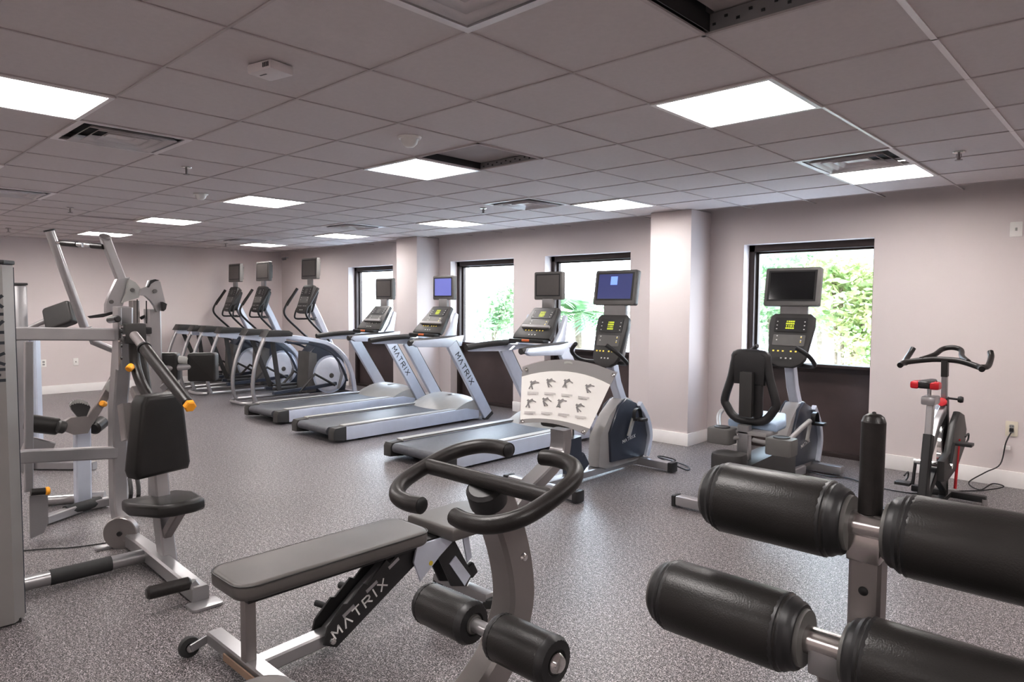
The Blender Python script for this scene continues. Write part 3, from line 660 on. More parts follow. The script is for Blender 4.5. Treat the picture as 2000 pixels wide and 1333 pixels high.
MB().box((-.01, .50, .545), (.34, .22, .03), bev=.01).build('seat_carriage', 'midgrey', rb)
for s in (-1, 1):
    MB().tube([(s * .06, .40, .50), (s * (.20 if s > 0 else .10), .36, .50), (s * (.30 if s > 0 else .20), .40, .52), (s * .33, .62, .60), (s * .35, .72, .64)], .018, 12, smooth=5).build('seat_handle', 'midgrey', rb)
    c = MB(); o = V((.30, .32, .50)) if s > 0 else V((-.17, .36, .51))
    c.prism(rr(.19, .15, .03), .12, o, (1, 0, 0), (0, 1, 0), bev=.012)
    h = c.build('cup_holder', 'greyplastic', rb)
    MB().lathe([(0, .004), (.045, .004), (.055, .008), (.058, .004), (.058, 0), (0, 0)], o + V((0, 0, .0605)), (0, 0, 1), 24).build('cup_well', 'black', h)

# ================================================================ SPIN BIKE
sb = thing('spin_bike', 'black and red spin bike against the wall right of the window', 'spin bike', (-1.14, 5.30, 0))
MB().tube([(0, .02, .02), (0, .12, .45), (0, .16, .60)], 1, sec=(.055, .085), side=(1, 0, 0)).build('seat_tube', 'black', sb)
MB().tube([(0, .15, .58), (0, .19, .84)], 1, sec=(.042, .06), side=(1, 0, 0)).build('seat_post', 'silver', sb)
MB().box((0, .17, .845), (.09, .16, .06), bev=.015).build('saddle_slider', 'silver', sb)
MB().tube([(0, .14, .86), (0, .12, .94)], .014).build('saddle_stem', 'chrome', sb)
MB().prism([(-.03, -.13), (.03, -.13), (.05, -.10), (.05, 0), (.022, .14), (-.022, .14), (-.05, 0), (-.05, -.10)], .05, (0, .10, .965), (1, 0, 0), (0, 1, 0), bev=.018, seg=3).build('saddle', 'black', sb)
for s in (-1, 1): MB().prism([(s * .035, -.135), (s * .085, -.12), (s * .088, -.05), (s * .05, .02), (s * .035, .02)][::s], .05, (0, .10, .962), (1, 0, 0), (0, 1, 0), bev=.016, seg=3).build('saddle_wing', 'red', sb)
MB().tube([(0, .10, .42), (0, .40, .66), (0, .60, .74)], 1, sec=(.045, .07), side=(1, 0, 0)).build('top_tube', 'silver', sb)
MB().tube([(0, .70, .05), (0, .63, .60), (0, .60, .82)], 1, sec=(.05, .075), side=(1, 0, 0)).build('fork', 'black', sb)
MB().tube([(0, .60, .80), (0, .58, 1.02)], 1, sec=(.036, .05), side=(1, 0, 0)).build('handlebar_post', 'silver', sb)
MB().tube([(0, .585, .98), (0, .575, 1.10)], 1, sec=(.042, .06), side=(1, 0, 0)).build('stem', 'charcoal', sb)
MB().lathe([(0, .03), (.03, .026), (.032, 0), (0, 0)], (0, .545, .79), (0, -1, .3), 20).build('resistance_knob', 'red', sb)
MB().cyl((.03, .58, .82), (.10, .56, .82), .008).lathe([(0, -.02), (.02, -.016), (.025, 0), (.02, .016), (0, .02)], (.11, .56, .82), (1, 0, 0), 16).build('adjustment_knob', 'black', sb)
MB().tube([(-.26, .42, 1.055), (-.24, .50, 1.075), (-.10, .56, 1.10), (0, .575, 1.105), (.10, .56, 1.10), (.22, .50, 1.07), (.25, .44, 1.06)], .021, 12, smooth=5).build('handlebar', 'foam', sb)
for s in (-1, 1): MB().tube([(s * .24, .49, 1.07), (s * .265, .57, 1.075), (s * .262, .70, 1.13), (s * .25, .74, 1.17)], .020, 12, smooth=5).build('bar_end', 'foam', sb)
MB().tube([(-.15, .54, 1.10), (-.09, .66, 1.13), (-.06, .78, 1.17), (0, .80, 1.185), (.06, .78, 1.17), (.09, .66, 1.13), (.15, .54, 1.10)], .019, 12, smooth=6).build('aero_bar', 'foam', sb)
MB().lathe([(.15, -.012), (.235, -.014), (.235, .014), (.15, .012), (.15, -.012)], (0, .72, .42), (1, 0, 0), 48).build('flywheel', 'chrome', sb)
MB().lathe([(0, -.01), (.16, -.01), (.16, .01), (0, .01)], (0, .72, .42), (1, 0, 0), 32).build('flywheel_disc', 'red', sb)
gp = [(.18, .28), (.30, .26), (.62, .30), (.86, .42), (.90, .56), (.80, .68), (.64, .72), (.50, .64), (.36, .46), (.18, .42)]
MB().prism(gp, .05, (.075, 0, 0), (0, 1, 0), (0, 0, 1), bev=.015).build('chain_guard', 'charcoal', sb)
MB().tube([(-.05, .50, .55), (-.05, .62, .70), (-.05, .80, .66)], 1, sec=(.03, .10), side=(1, 0, 0), smooth=5).build('wheel_guard', 'silver_blue', sb)
MB().tube([(0, .02, .10), (0, .35, .30), (0, .70, .12)], 1, sec=(.05, .07), side=(1, 0, 0)).build('down_tube', 'black', sb)
MB().cyl((-.12, .32, .37), (.12, .32, .37), .02, n=14).build('crank_axle', 'chrome', sb)
for s, y, z in ((1, .36, .53), (-1, .30, .20)):
    MB().tube([(s * .11, .32, .37), (s * .12, y, z)], 1, sec=(.016, .03), side=(1, 0, 0)).build('crank_arm', 'black', sb)
    p = MB().box((s * .18, y, z), (.10, .09, .022), bev=.005).build('pedal', 'black', sb)
    MB().tube([(s * .18, y + .02, z), (s * .18, y + .12, z + .02), (s * .18, y + .12, z + .06), (s * .18, y + .02, z + .05)], .006, 6, smooth=3).build('toe_cage', 'black', p)
MB().tube([(.10, .62, .52), (.10, .55, .16)], .010, 8).build('brake_rod', 'red', sb)
MB().tube([(-.05, .0, .06), (-.12, -.02, .10), (-.14, -.02, .06)], .016, 8).build('foot_lever', 'red', sb)
for y in (.0, .86):
    MB().box((0, y, .045), (.50, .07, .05), bev=.01).build('stabiliser', 'black', sb)
MB().box((0, .43, .05), (.06, .84, .04), bev=.008).build('base_rail', 'black', sb)
MB().cyl((.24, .84, .0), (.24, .84, .05), .02).build('levelling_foot', 'chrome', sb)

# cables
op = aty(1976, 842, WY)
b = MB().tube([op + V((0, -.03, -.01)), op + V((-.03, -.05, -.10)), op + V((-.06, -.06, -.28)), V((-1.0, 6.80, .12)), V((-1.10, 6.72, .03)), V((-1.0, 6.6, .012)), V((-.93, 6.68, .06)), V((-.86, 6.72, .04)), V((-.98, 6.60, .012)), V((-1.15, 6.40, .01)), V((-1.33, 6.12, .01)), V((-1.62, 6.1, .01)), V((-1.9, 6.25, .01)), V((-2.05, 6.2, .01)), V((-2.2, 6.15, .03))], .005, 6, smooth=6)
tag(b.build('floor_cable', 'black'), 'thin black power cord from the cream outlet across the floor to the recumbent bike', 'cord')
t = thing('power_plug', 'black plug in the cream wall outlet', 'plug', op + V((0, -.012, .01)))
MB().box((0, -.005, 0), (.028, .03, .03), bev=.006).build('plug_body', 'black', t)
MB().box((-.025, -.02, -.15), (.05, .03, .03), bev=.005).build('adapter', 'white', t)
c1, c2 = fl(60, 1077), fl(215, 1062)
tag(MB().tube([c1 + V((-.3, -.6, .006)), c1 + V((0, 0, .006)), (c1 + c2) / 2 + V((.03, 0, .006)), c2 + V((0, 0, .006))], .004, 6, smooth=6).build('floor_cable', 'black'), 'thin black cable on the floor between the tower and the press machine', 'cable')
b = MB().tube([V((-3.30, 5.55, .012)), V((-3.2, 5.60, .06)), V((-3.4, 5.70, .05)), V((-3.3, 5.48, .09)), V((-3.05, 5.52, .012)), V((-3.12, 5.66, .012)), V((-3.5, 5.8, .012))], .006, 6, smooth=6)
tag(b.build('coiled_cord', 'black'), 'coiled black cord on the floor beside the upright bike', 'cord')

# ================================================================ ADJUSTABLE BENCH
ab = thing('weight_bench', 'flat adjustable weight bench with grey pads and black lettered linkage', 'bench', (-2.55, 1.10, 0))
MB().prism(rr(.30, .92, .07, cy=.46), .065, (0, .0, .425), (1, 0, 0), (0, 1, 0), bev=.022, seg=3).build('back_pad', 'vinyl_grey', ab)
MB().tube([(x_ * 1.0, y_, .450) for x_, y_ in rr(.298, .918, .07, cy=.46)], .0035, 6, closed=True).build('piping', 'charcoal', ab)
MB().prism([(-.17, 1.02), (.17, 1.02), (.17, 1.36), (.12, 1.45), (-.12, 1.45), (-.17, 1.36)], .065, (0, 0, .405), (1, 0, 0), (0, 1, 0), bev=.022, seg=3).build('seat_pad', 'vinyl_grey', ab)
MB().box((0, .45, .382), (.22, .80, .022), bev=.004).build('pad_board', 'black', ab)
MB().box((-.02, .11, .20), (.045, .045, .36), bev=.004).build('rear_post', 'dark_silver', ab)
MB().prism(rr(.20, .10, .02), .02, (-.02, .11, .375), (1, 0, 0), (0, 1, 0)).build('post_cap', 'black', ab)
MB().tube([(-.36, .12, .065), (.22, .12, .065)], 1, sec=(.07, .055), side=(0, 1, 0)).build('rear_stabiliser', 'silver', ab)
MB().box((.0, .075, .058), (.34, .006, .03)).build('tape_strip', 'wood', ab)
for x in (-.38, .24):
    MB().lathe([(.02, -.014), (.042, -.012), (.045, 0), (.042, .012), (.02, .014), (.02, -.014)], (x, .02, .045), (1, 0, 0), 24).build('wheel', 'rubber', ab)
    MB().cyl((x - .02, .02, .045), (x + .02, .02, .045), .018).build('wheel_hub', 'chrome', ab)
    MB().tube([(x + .02 * (-1 if x > 0 else 1), .02, .045), (x + .02 * (-1 if x > 0 else 1), .12, .07)], 1, sec=(.01, .035), side=(1, 0, 0)).build('wheel_bracket', 'silver', ab)
MB().tube([(0, .14, .06), (0, .50, .075)], 1, sec=(.075, .06), side=(1, 0, 0)).build('spine', 'silver', ab)
MB().tube([(-.02, .42, .05), (-.02, .62, .20), (-.02, .86, .36)], 1, sec=(.045, .05), side=(1, 0, 0)).build('linkage_arm', 'silver', ab)
for s in (-1, 1):
    x = .052 * s
    lk = MB().prism([(.40, .02), (.46, -.01), (.90, .24), (.94, .33), (.86, .37), (.74, .28), (.72, .30), (.62, .215), (.60, .225), (.52, .16), (.50, .165), (.42, .09)], .012, (x, 0, .045), (0, 1, 0), (0, 0, 1), bev=.002).build('link_plate', 'black', ab)
    e1 = V((0, .44 * s, .25 * s)).normalized(); up = V((0, -.5, .87)); org = V((x + s * .0065, .455 if s > 0 else .83, .075 if s > 0 else .28))
    MB().text('MATRIX', org, e1, V((s, 0, 0)).cross(e1), .042, gap=.5, w=.13).build('lettering', 'letter_light', lk)
    for k in range(3): MB().box((x + s * .007, .52 + .12 * k, .175 + .072 * k), (.003, .065, .016), (.5, 0, 0)).build('slot_mark', 'silver', lk)
    for y, z in ((.44, .07), (.90, .33), (.86, .365)): MB().lathe([(0, .012), (.012, .010), (.015, 0), (0, 0)], (x + s * .006, y, z), (s, 0, 0), 12).build('bolt', 'chrome', lk)
    MB().prism([(.86, .30), (.90, .20), (1.02, .29), (1.12, .35), (1.12, .375), (.88, .375)], .012, (s * .075, 0, 0), (0, 1, 0), (0, 0, 1), bev=.002).build('hinge_plate', 'silver_blue', ab)
    MB().cyl((s * .081, .96, .27), (s * .084, .96, .27), .011, n=16).build('round_sticker', 'sticker', ab)
    MB().prism([(1.0, .34), (1.12, .36), (1.26, .12), (1.22, .07), (1.12, .10)], .014, (s * .045, 0, 0), (0, 1, 0), (0, 0, 1), bev=.002).build('front_leg_plate', 'black', ab)
    MB().prism([(1.10, .22), (1.14, .25), (1.24, .12), (1.20, .08)], .006, (s * .056, 0, 0), (0, 1, 0), (0, 0, 1)).build('leg_insert', 'silver_blue', ab)
    MB().prism([(1.17, .37), (1.21, .37), (1.24, .22), (1.21, .20)], .008, (s * .065, 0, 0), (0, 1, 0), (0, 0, 1)).build('seat_ladder', 'silver_blue', ab)
MB().box((0, 1.02, .36), (.10, .28, .03), bev=.005).build('seat_frame', 'black', ab)
MB().box((0, 1.24, .05), (.40, .06, .045), bev=.008).build('front_stabiliser', 'silver', ab)
for s in (-1, 1): MB().cyl((s * .19, 1.24, .0), (s * .19, 1.24, .05), .03, n=16, bev=.006).build('foot', 'rubber', ab)
MB().cyl((-.06, .50, .16), (-.13, .47, .17), .014, bev=.004).build('pull_knob', 'black', ab)
MB().cyl((-.06, .60, .22), (-.11, .58, .225), .016, bev=.004).build('pull_knob', 'black', ab)
MB().box((.02, 1.28, .13), (.03, .05, .07), (.5, 0, 0), bev=.008).build('latch', 'black', ab)

# ================================================================ STRETCH TRAINER (handlebars, rollers, placard)
SX = -1.12; hz = 1.10
st = thing('stretch_trainer', 'stretching machine with looped black handlebars, curved column and small foam rollers', 'stretching machine', (SX, 1.05, 0))
g = lambda px, py: atx(px, py, SX)
hc = V((SX + .01, 1.085, hz)); tl = math.radians(16)
def hp(x, y): return hc + V((x, y * math.cos(tl), y * math.sin(tl) + 0))
MB().tube([hp(-.205, 0), hp(.205, 0)], .0185, 16).build('crossbar', 'foam', st, True)
for s in (-1, 1):
    MB().tube([hp(s * .055, .145), hp(s * .10, .150), hp(s * .155, .135), hp(s * .195, .085), hp(s * .205, 0), hp(s * .195, -.085), hp(s * .155, -.135), hp(s * .10, -.150), hp(s * .055, -.145)], .019, 16, smooth=6).build('looped_handle', 'foam', st, True)
    for q in (-1, 1): MB().lathe([(0, .006), (.012, .005), (.0185, 0), (0, 0)], hp(s * .055, q * .145), (-s, 0, 0), 16).build('grip_end', 'black', st, True)
cp = [g(958, 965), g(985, 1040), g(1000, 1110), g(1002, 1175), g(985, 1240), g(955, 1310)]
d = cp[-1] - cp[-2]; low = [V((SX, .93, .50)), V((SX, .86, .30)), V((SX, .84, .06))]
MB().tube(cp + low, 1, sec=(.075, .085), side=(1, 0, 0), smooth=5).build('curved_column', 'dark_silver', st, True)
MB().cyl(g(956, 985), hc + V((0, 0, -.012)), .045, bev=.008).build('column_collar', 'black', st, True)
for px, py in ((977, 1005), (1003, 1080)): MB().lathe([(0, .008), (.008, .006), (.011, 0), (0, 0)], g(px, py) + V((.038, -.005, 0)), (1, 0, 0), 14).build('bolt', 'chrome', st, True)
# placard arm
pb = g(1093, 845)
MB().tube([g(990, 1005), g(1020, 965), g(1060, 925), g(1088, 892), g(1095, 868), g(1095, 838)], 1, sec=(.05, .032), side=(1, 0, 0), smooth=6).build('placard_arm', 'silver', st, True)
dp = (pb - CAM).dot(AF)
nrm = (CAM - pb); nrm.z += .25; nrm.normalize()
def pp(px, py, off=0):
    d = ray(px, py); org = pb + nrm * (.025 + off); t_ = (org - CAM).dot(nrm) / d.dot(nrm); return CAM + d * t_
def arcpoly(tl_, tm, tr_, br_, bm, bl_, n=10):
    def q(a, c, e): return [((1 - u) ** 2 * a[0] + 2 * u * (1 - u) * (2 * c[0] - (a[0] + e[0]) / 2) + u * u * e[0], (1 - u) ** 2 * a[1] + 2 * u * (1 - u) * (2 * c[1] - (a[1] + e[1]) / 2) + u * u * e[1]) for u in [k / n for k in range(n + 1)]]
    return q(tl_, tm, tr_) + q(br_, bm, bl_)
def sheet(poly, th, off, name, m, parent):
    o = bmesh.new(); A = [o.verts.new(pp(x, y, off)) for x, y in poly]; B = [o.verts.new(pp(x, y, off + th)) for x, y in poly]
    o.faces.new(A[::-1]); o.faces.new(B); k = len(A)
    for i in range(k): o.faces.new((A[i], A[(i + 1) % k], B[(i + 1) % k], B[i]))
    bmesh.ops.recalc_face_normals(o, faces=o.faces[:]); b = MB(); b._add(o); return b.build(name, m, parent, True)
pl = sheet(arcpoly((1020, 716), (1112, 701), (1207, 727), (1142, 851), (1080, 829), (1013, 829)), .004, 0, 'placard', 'acrylic', st)
sheet(arcpoly((1021, 717), (1112, 703), (1205, 729), (1192, 752), (1108, 726), (1019, 736)), .001, .0045, 'header_band', 'midgrey', pl)
sheet(arcpoly((1019, 736), (1108, 726), (1192, 752), (1152, 838), (1080, 820), (1016, 820)), .001, .0045, 'paper_sheet', 'white', pl)
sheet(arcpoly((1016, 820), (1080, 820), (1152, 838), (1142, 850), (1080, 828), (1014, 828)), .001, .0045, 'footer_band', 'midgrey', pl)
b = MB(); R3 = Matrix((AR, nrm.cross(AR), nrm)).transposed()
def seg(b, a, c, w=.003):
    A, B = pp(*a, .0065), pp(*c, .0065); d = B - A; L = d.length; d.normalize(); R = Matrix((d, nrm.cross(d), nrm)).transposed(); b.box((A + B) / 2, (L, w, .0008), R)
for (x, y), k in zip(((1042, 752), (1074, 748), (1108, 749), (1150, 759), (1036, 788), (1066, 785), (1096, 788), (1131, 797)), range(8)):
    seg(b, (x - 5, y - 2), (x + 5, y - 7), .006); seg(b, (x - 5, y - 2), (x - 2, y + 9), .004); seg(b, (x + 3, y - 6), (x + 11, y - 4 + (k % 3) * 2), .0025)
    seg(b, (x - 4, y), (x + (4 if k % 2 else -9), y + 8), .003); seg(b, (x - 6, y - 4), (x - 3, y - 7), .005)
b.build('figure_drawings', 'midgrey', pl, True)
b = MB()
for x0, y0, n in ((1030, 766, 4), (1024, 804, 4)):
    for k in range(n):
        for q in range(3): seg(b, (x0 + 33 * k, y0 + 2 * q + k * k * .9), (x0 + 33 * k + 22 - 5 * (q == 2), y0 + 2 * q + k * k * .9 + 1 + k * .7), .0012)
b.build('caption_lines', mat('faint grey print', (.58, .56, .56), .6), pl, True)
for x, y in ((1028, 722), (1197, 733), (1021, 823), (1139, 844)): MB().lathe([(0, .005), (.004, .004), (.006, 0), (0, 0)], pp(x, y, .005), nrm, 12).build('corner_screw', 'chrome', pl, True)
sheet(arcpoly((1102, 707), (1110, 706), (1118, 708), (1118, 712), (1110, 710), (1102, 711), 3), .0006, .006, 'header_mark', 'lightgrey', pl)
# rollers
def roller(parent, a, c, r, world=True, endcap='greyplastic', chrome_end=0, crk=0):
    a, c = V(a), V(c); d = (c - a); L = d.length; d.normalize()
    prof = [(0, 0), (r * .75, 0), (r * .90, .003), (r * .97, .010), (r, .022), (r * 1.0, L - .022), (r * .97, L - .010), (r * .90, L - .003), (r * .75, L), (0, L)]
    o = MB().lathe(prof, a, d, 40).build('foam_roller', 'vinyl', parent, world)
    for p, s in ((a, -1), (c, 1)):
        if crk == 1: MB().lathe([(r * .45, -.002), (r * .55, .004), (r * .88, .002), (r * 1.01, -.010), (r * 1.0, -.016)], p, d * s, 56, .014).build('gathered_cover', 'black', o, world)
        if crk == 2:
            MB().lathe([(r * .3, .020), (r * .80, .020), (r * .86, .014), (r * .86, .008), (r * .90, .004), (r * .95, -.002), (r * .93, -.008), (r * 1.0, -.012), (r * .98, -.022)], p, d * s, 60, .006).build('gathered_cover', 'black', o, world)
            MB().lathe([(0, .028), (r * .70, .028), (r * .72, .018), (0, .018)], p, d * s, 32).build('end_plate', endcap, o, world)
        else: MB().lathe([(0, .006), (r * .42, .006), (r * .45, 0), (0, 0)], p, d * s, 24).build('end_plate', endcap, o, world)
    if chrome_end: MB().lathe([(0, .016), (r * .3, .014), (r * .42, .006), (r * .45, 0), (0, 0)], c, d, 24).build('chrome_cap', 'chrome', o, world)
    return o
ry = 1.02
La, Lb, Ra, Rb = aty(832, 1182, ry), aty(925, 1217, ry), aty(965, 1240, ry), aty(1085, 1290, ry)
rz = (La.z + Lb.z + Ra.z + Rb.z) / 4
def fz(p): return V((p.x, ry, rz))
roller(st, fz(La), fz(Lb), .048, crk=1); roller(st, fz(Ra) + V((.01, 0, 0)), fz(Rb), .050, chrome_end=1, crk=1)
MB().cyl(fz(Lb) - V((.02, 0, 0)), fz(Ra) + V((.03, 0, 0)), .015).build('roller_axle', 'silver', st, True)
MB().tube([V((SX, .92, .40)), V((SX - .22, .55, .36)), V((SX - .22, .50, .06))], 1, sec=(.06, .06), side=(1, 0, 0), smooth=3).build('seat_support', 'dark_silver', st, True)
MB().prism(rr(.36, .40, .08), .06, (-1.36, .60, .585), (1, 0, 0), (0, 1, 0), bev=.02, seg=3).build('seat_pad', 'vinyl_grey', st, True)
MB().tube([V((SX - .22, .52, .40)), V((-1.36, .60, .56))], 1, sec=(.05, .05), side=(1, 0, 0)).build('seat_stem', 'dark_silver', st, True)
MB().tube([V((SX, .20, .04)), V((SX, 1.35, .04))], 1, sec=(.07, .07), side=(1, 0, 0)).build('base_rail', 'dark_silver', st, True)
for y in (.25, 1.30): MB().box((SX - .05, y, .035), (.50, .07, .06), bev=.01).build('stabiliser', 'dark_silver', st, True)

# ================================================================ ROLLER BENCH (right foreground)
rbn = thing('sit_up_bench', 'sit-up bench leg hold with four large black rollers in the right foreground', 'bench', (-.41, 1.42, 0))
UY = 1.40; uz = 1.085
def X(px, py, y): return aty(px, py, y).x
for a, c in ((X(1408, 972, UY), X(1648, 1003, UY) - .012), (X(1742, 1030, UY) + .020, X(1742, 1030, UY) + .282)):
    roller(rbn, (a, UY, uz), (c, UY, uz), .0755, crk=2)
LY = 1.31; lz = .872
for a, c in ((X(1308, 1165, LY), X(1566, 1225, LY) - .018), (X(1672, 1262, LY) + .012, X(1672, 1262, LY) + .274)):
    roller(rbn, (a, LY, lz), (c, LY, lz), .0755, crk=2)
MB().cyl((X(1640, 1003, UY), UY, uz), (X(1755, 1030, UY), UY, uz), .026, n=24).build('upper_axle', 'chrome_soft', rbn, True)
MB().cyl((X(1560, 1225, LY), LY, lz), (X(1685, 1262, LY), LY, lz), .026, n=24).build('lower_axle', 'chrome_soft', rbn, True)
px_ = X(1692, 1030, UY)
MB().tube([(px_, UY + .02, uz - .02), (px_, UY + .02, .62), (px_, UY + .02, .06)], 1, sec=(.058, .05), side=(1, 0, 0)).build('post', 'dark_silver', rbn, True)
MB().box((px_, UY + .008, uz - .035), (.060, .058, .062), bev=.006).build('upper_bracket', 'chrome_soft', rbn, True)
lx = X(1612, 1245, LY)
MB().tube([(lx + .004, LY + .01, lz - .01), (lx + .02, LY + .03, .74), (px_, UY, .55)], 1, sec=(.05, .045), side=(1, 0, 0)).build('lower_arm', 'dark_silver', rbn, True)
MB().box((lx + .004, LY + .0, lz - .025), (.056, .05, .06), bev=.008).build('lower_bracket', 'silver', rbn, True)
MB().lathe([(0, .004), (.006, .003), (.009, 0), (0, 0)], (px_, UY - .006, uz - .125), (0, -1, 0), 14).build('adjustment_hole', 'black', rbn, True)
MB().cyl((px_ + .003, UY + .01, uz), (px_ + .003, UY + .01, uz + .04), .016, n=20).build('handle_socket', 'silver', rbn, True)
MB().cyl((px_ + .003, UY + .01, uz + .025), (px_ + .004, UY + .01, uz + .20), .0215, n=24).lathe([(0, .020), (.003, .019), (.004, .016), (.012, .0145), (.018, .010), (.0215, 0), (0, 0)], (px_ + .004, UY + .01, uz + .20), (0, 0, 1), 24).build('vertical_grip', 'foam', rbn, True)
MB().tube([(px_, .45, .05), (px_, 1.60, .05)], 1, sec=(.07, .06), side=(1, 0, 0)).build('base_rail', 'dark_silver', rbn, True)
for y in (.48, 1.58): MB().box((px_, y, .04), (.55, .07, .06), bev=.01).build('stabiliser', 'dark_silver', rbn, True)
MB().prism(rr(.30, .80, .06), .06, (px_, .72, .52), (1, 0, 0), (0, 1, -.12), bev=.02, seg=3).build('back_pad', 'vinyl', rbn, True)
MB().tube([(px_, .60, .08), (px_, .72, .50)], 1, sec=(.05, .05), side=(1, 0, 0)).build('pad_post', 'dark_silver', rbn, True)

# ================================================================ NEAR LEFT PRESS MACHINE
PY = 1.42
pm = thing('chest_press_machine', 'seated press machine at left with black back pad, yellow tipped arms and floor frame', 'gym machine', (-4.2, PY, 0))
q = lambda px, py, y=PY: aty(px, py, y)
MB().tube([q(240, 600), q(240, 660), q(230, 800), q(230, 900), q(232, 985), q(243, 1052)], 1, sec=(.085, .11), side=(0, 1, 0)).build('main_post', 'silver', pm, True)
MB().tube([q(236, 1040), V((-4.3, PY - .03, .06)), V((-3.42, PY - .05, .045))], 1, sec=(.08, .085), side=(0, 1, 0)).build('base_beam', 'silver', pm, True)
c = q(238, 1040, PY - .06); nn_ = V((.75, -.65, 0)); MB().cyl(c - nn_ * .02, c + nn_ * .03, .098, n=40, bev=.004).build('round_plate', 'dark_silver', pm, True)
MB().cyl(c + nn_ * .03, c + nn_ * .04, .014, n=16).build('pivot_bolt', 'black', pm, True)
e = V((-3.38, PY - .05, .008)); MB().prism(rr(.11, .15, .02), .014, e, (1, 0, 0), (0, 1, 0), bev=.003).build('foot_plate', 'silver', pm, True)
MB().prism(rr(.08, .10, .02), .014, q(225, 1068, PY) * 1 + V((0, -.03, .0)) if False else V((-4.62, PY - .14, .008)), (1, 0, 0), (0, 1, 0), bev=.003).build('foot_plate', 'silver', pm, True)
a = V((-3.47, PY - .08, .10)); MB().cyl(a, a + V((-.02, -.20, .0)), .032, n=20, bev=.01).build('foot_roller', 'foam', pm, True)
MB().tube([V((-3.46, PY - .05, .05)), a], 1, sec=(.05, .05), side=(0, 1, 0)).build('roller_stub', 'silver', pm, True)
# rear lateral tube with rubber sleeve toward the tower
j0_ = V((-4.16, PY - .06, .055)); j1_ = V((-4.18, .735, .055))
MB().cyl(j0_, j1_, .038, n=20).build('lateral_tube', 'silver', pm, True)
MB().cyl(j0_.lerp(j1_, .28), j0_.lerp(j1_, .74), .0405, n=20).build('rubber_sleeve', 'rubber', pm, True)
# upper / lower beams
for (pa, pb_, nm) in (((50, 652), (240, 654), 'upper_beam'), ((50, 892), (226, 884), 'lower_beam')):
    A = atx(*pa, -4.72); B = q(*pb_, PY - .02); MB().tube([A + V((0, -.25, 0)), A, B], 1, sec=(.06, .075), side=(1, 0, 0)).build(nm, 'silver', pm, True)
MB().tube([q(222, 600, PY - .06) + V((.06, 0, 0)), q(222, 720, PY - .06) + V((.07, 0, 0))], 1, sec=(.10, .02), side=(1, 0, 0)).build('joint_plate', 'silver', pm, True)
for px, py in ((238, 648), (238, 676), (238, 700)): MB().lathe([(0, .008), (.008, .006), (.011, 0), (0, 0)], q(px, py, PY - .075), (0, -1, 0), 12).build('bolt', 'black', pm, True)
# seat post, seat, back pad
MB().tube([q(330, 1112, PY), q(318, 1020), q(310, 930), q(306, 880)], 1, sec=(.075, .10), side=(0, 1, 0)).build('seat_post', 'silver', pm, True)
MB().tube([q(322, 1050), q(356, 992)], 1, sec=(.05, .05), side=(0, 1, 0)).build('seat_brace', 'dark_silver', pm, True)
s0 = V((-3.98, PY - .02, .385))
MB().prism([(-.20, -.15), (-.02, -.18), (.26, -.12), (.30, -.05), (.30, .05), (.26, .12), (-.02, .18), (-.20, .15)], .07, s0, (1, 0, .12), (0, 1, 0), bev=.024, seg=3).build('seat_pad', 'vinyl', pm, True)
# back pad faces +x, slightly turned
MB().prism([(-.155, 0), (.155, 0), (.168, .04), (.125, .41), (.10, .45), (-.10, .45), (-.125, .41), (-.168, .04)], .12, V((-4.07, PY - .01, .54)), V((-.28, 1, 0)), (0.03, 0, 1), bev=.026, seg=3).build('back_pad', 'vinyl', pm, True)
MB().tube([V((-4.18, PY, .62)), V((-4.22, PY, .80)), V((-4.45, PY, .98))], 1, sec=(.05, .05), side=(0, 1, 0)).build('back_pad_support', 'dark_silver', pm, True)
MB().tube([q(242, 790, PY - .08), q(250, 860, PY - .08)], 1, sec=(.05, .09), side=(0, 1, 0)).build('pad_bracket', 'dark_silver', pm, True)
# press arms
hub = q(262, 655, PY)
MB().box(hub + V((.0, 0, .01)), (.07, .12, .12), bev=.015).build('pivot_block', 'charcoal', pm, True)
MB().cyl(hub + V((-.10, -.10, .09)), hub + V((.05, -.10, .10)), .02, n=18, bev=.006).build('pivot_sleeve', 'black', pm, True)
for dx, dz in ((.0, .05), (.03, .0), (-.03, -.03)): MB().cyl(hub + V((dx, -.06, dz)), hub + V((dx, -.075, dz)), .013, n=12).build('bolt', 'chrome', pm, True)
for (p0_, p1_, yy, tip) in (((262, 655), (368, 790), PY - .12, (372, 797)), ((272, 668), (288, 770), PY + .12, None)):
    A = q(*p0_, yy); B = q(*p1_, yy); dd = (B - A).normalized()
    o = MB().cyl(A, A.lerp(B, .3), .024, n=18).build('press_arm', 'dark_silver', pm, True)
    MB().cyl(A.lerp(B, .22), B, .030, .027, n=20, bev=.006).build('grip', 'foam', o, True)
    MB().cyl(A.lerp(B, .20), A.lerp(B, .22), .036, n=18, bev=.003).build('grip_collar', 'black', o, True)
    MB().cyl(B, B + dd * .032, .029, n=6, bev=.006).build('yellow_cap', 'yellow', o, True)
A = q(262, 690, PY); MB().tube([q(262, 672), q(264, 710, PY), q(274, 745), q(292, 778)], .030, 12, smooth=4).build('rear_grip', 'foam', pm, True)
MB().cyl(q(258, 715, PY - .03), q(250, 722, PY - .06), .02, n=14, bev=.005).build('yellow_knob', 'yellow', pm, True)
b = MB(); 
for px in (253, 268): b.tube([q(px, 935, PY), q(px + 3, 965, PY - .02), q(px - 4, 1000, PY)], .012, 8, smooth=3)
b.build('adjuster', 'black', pm, True)

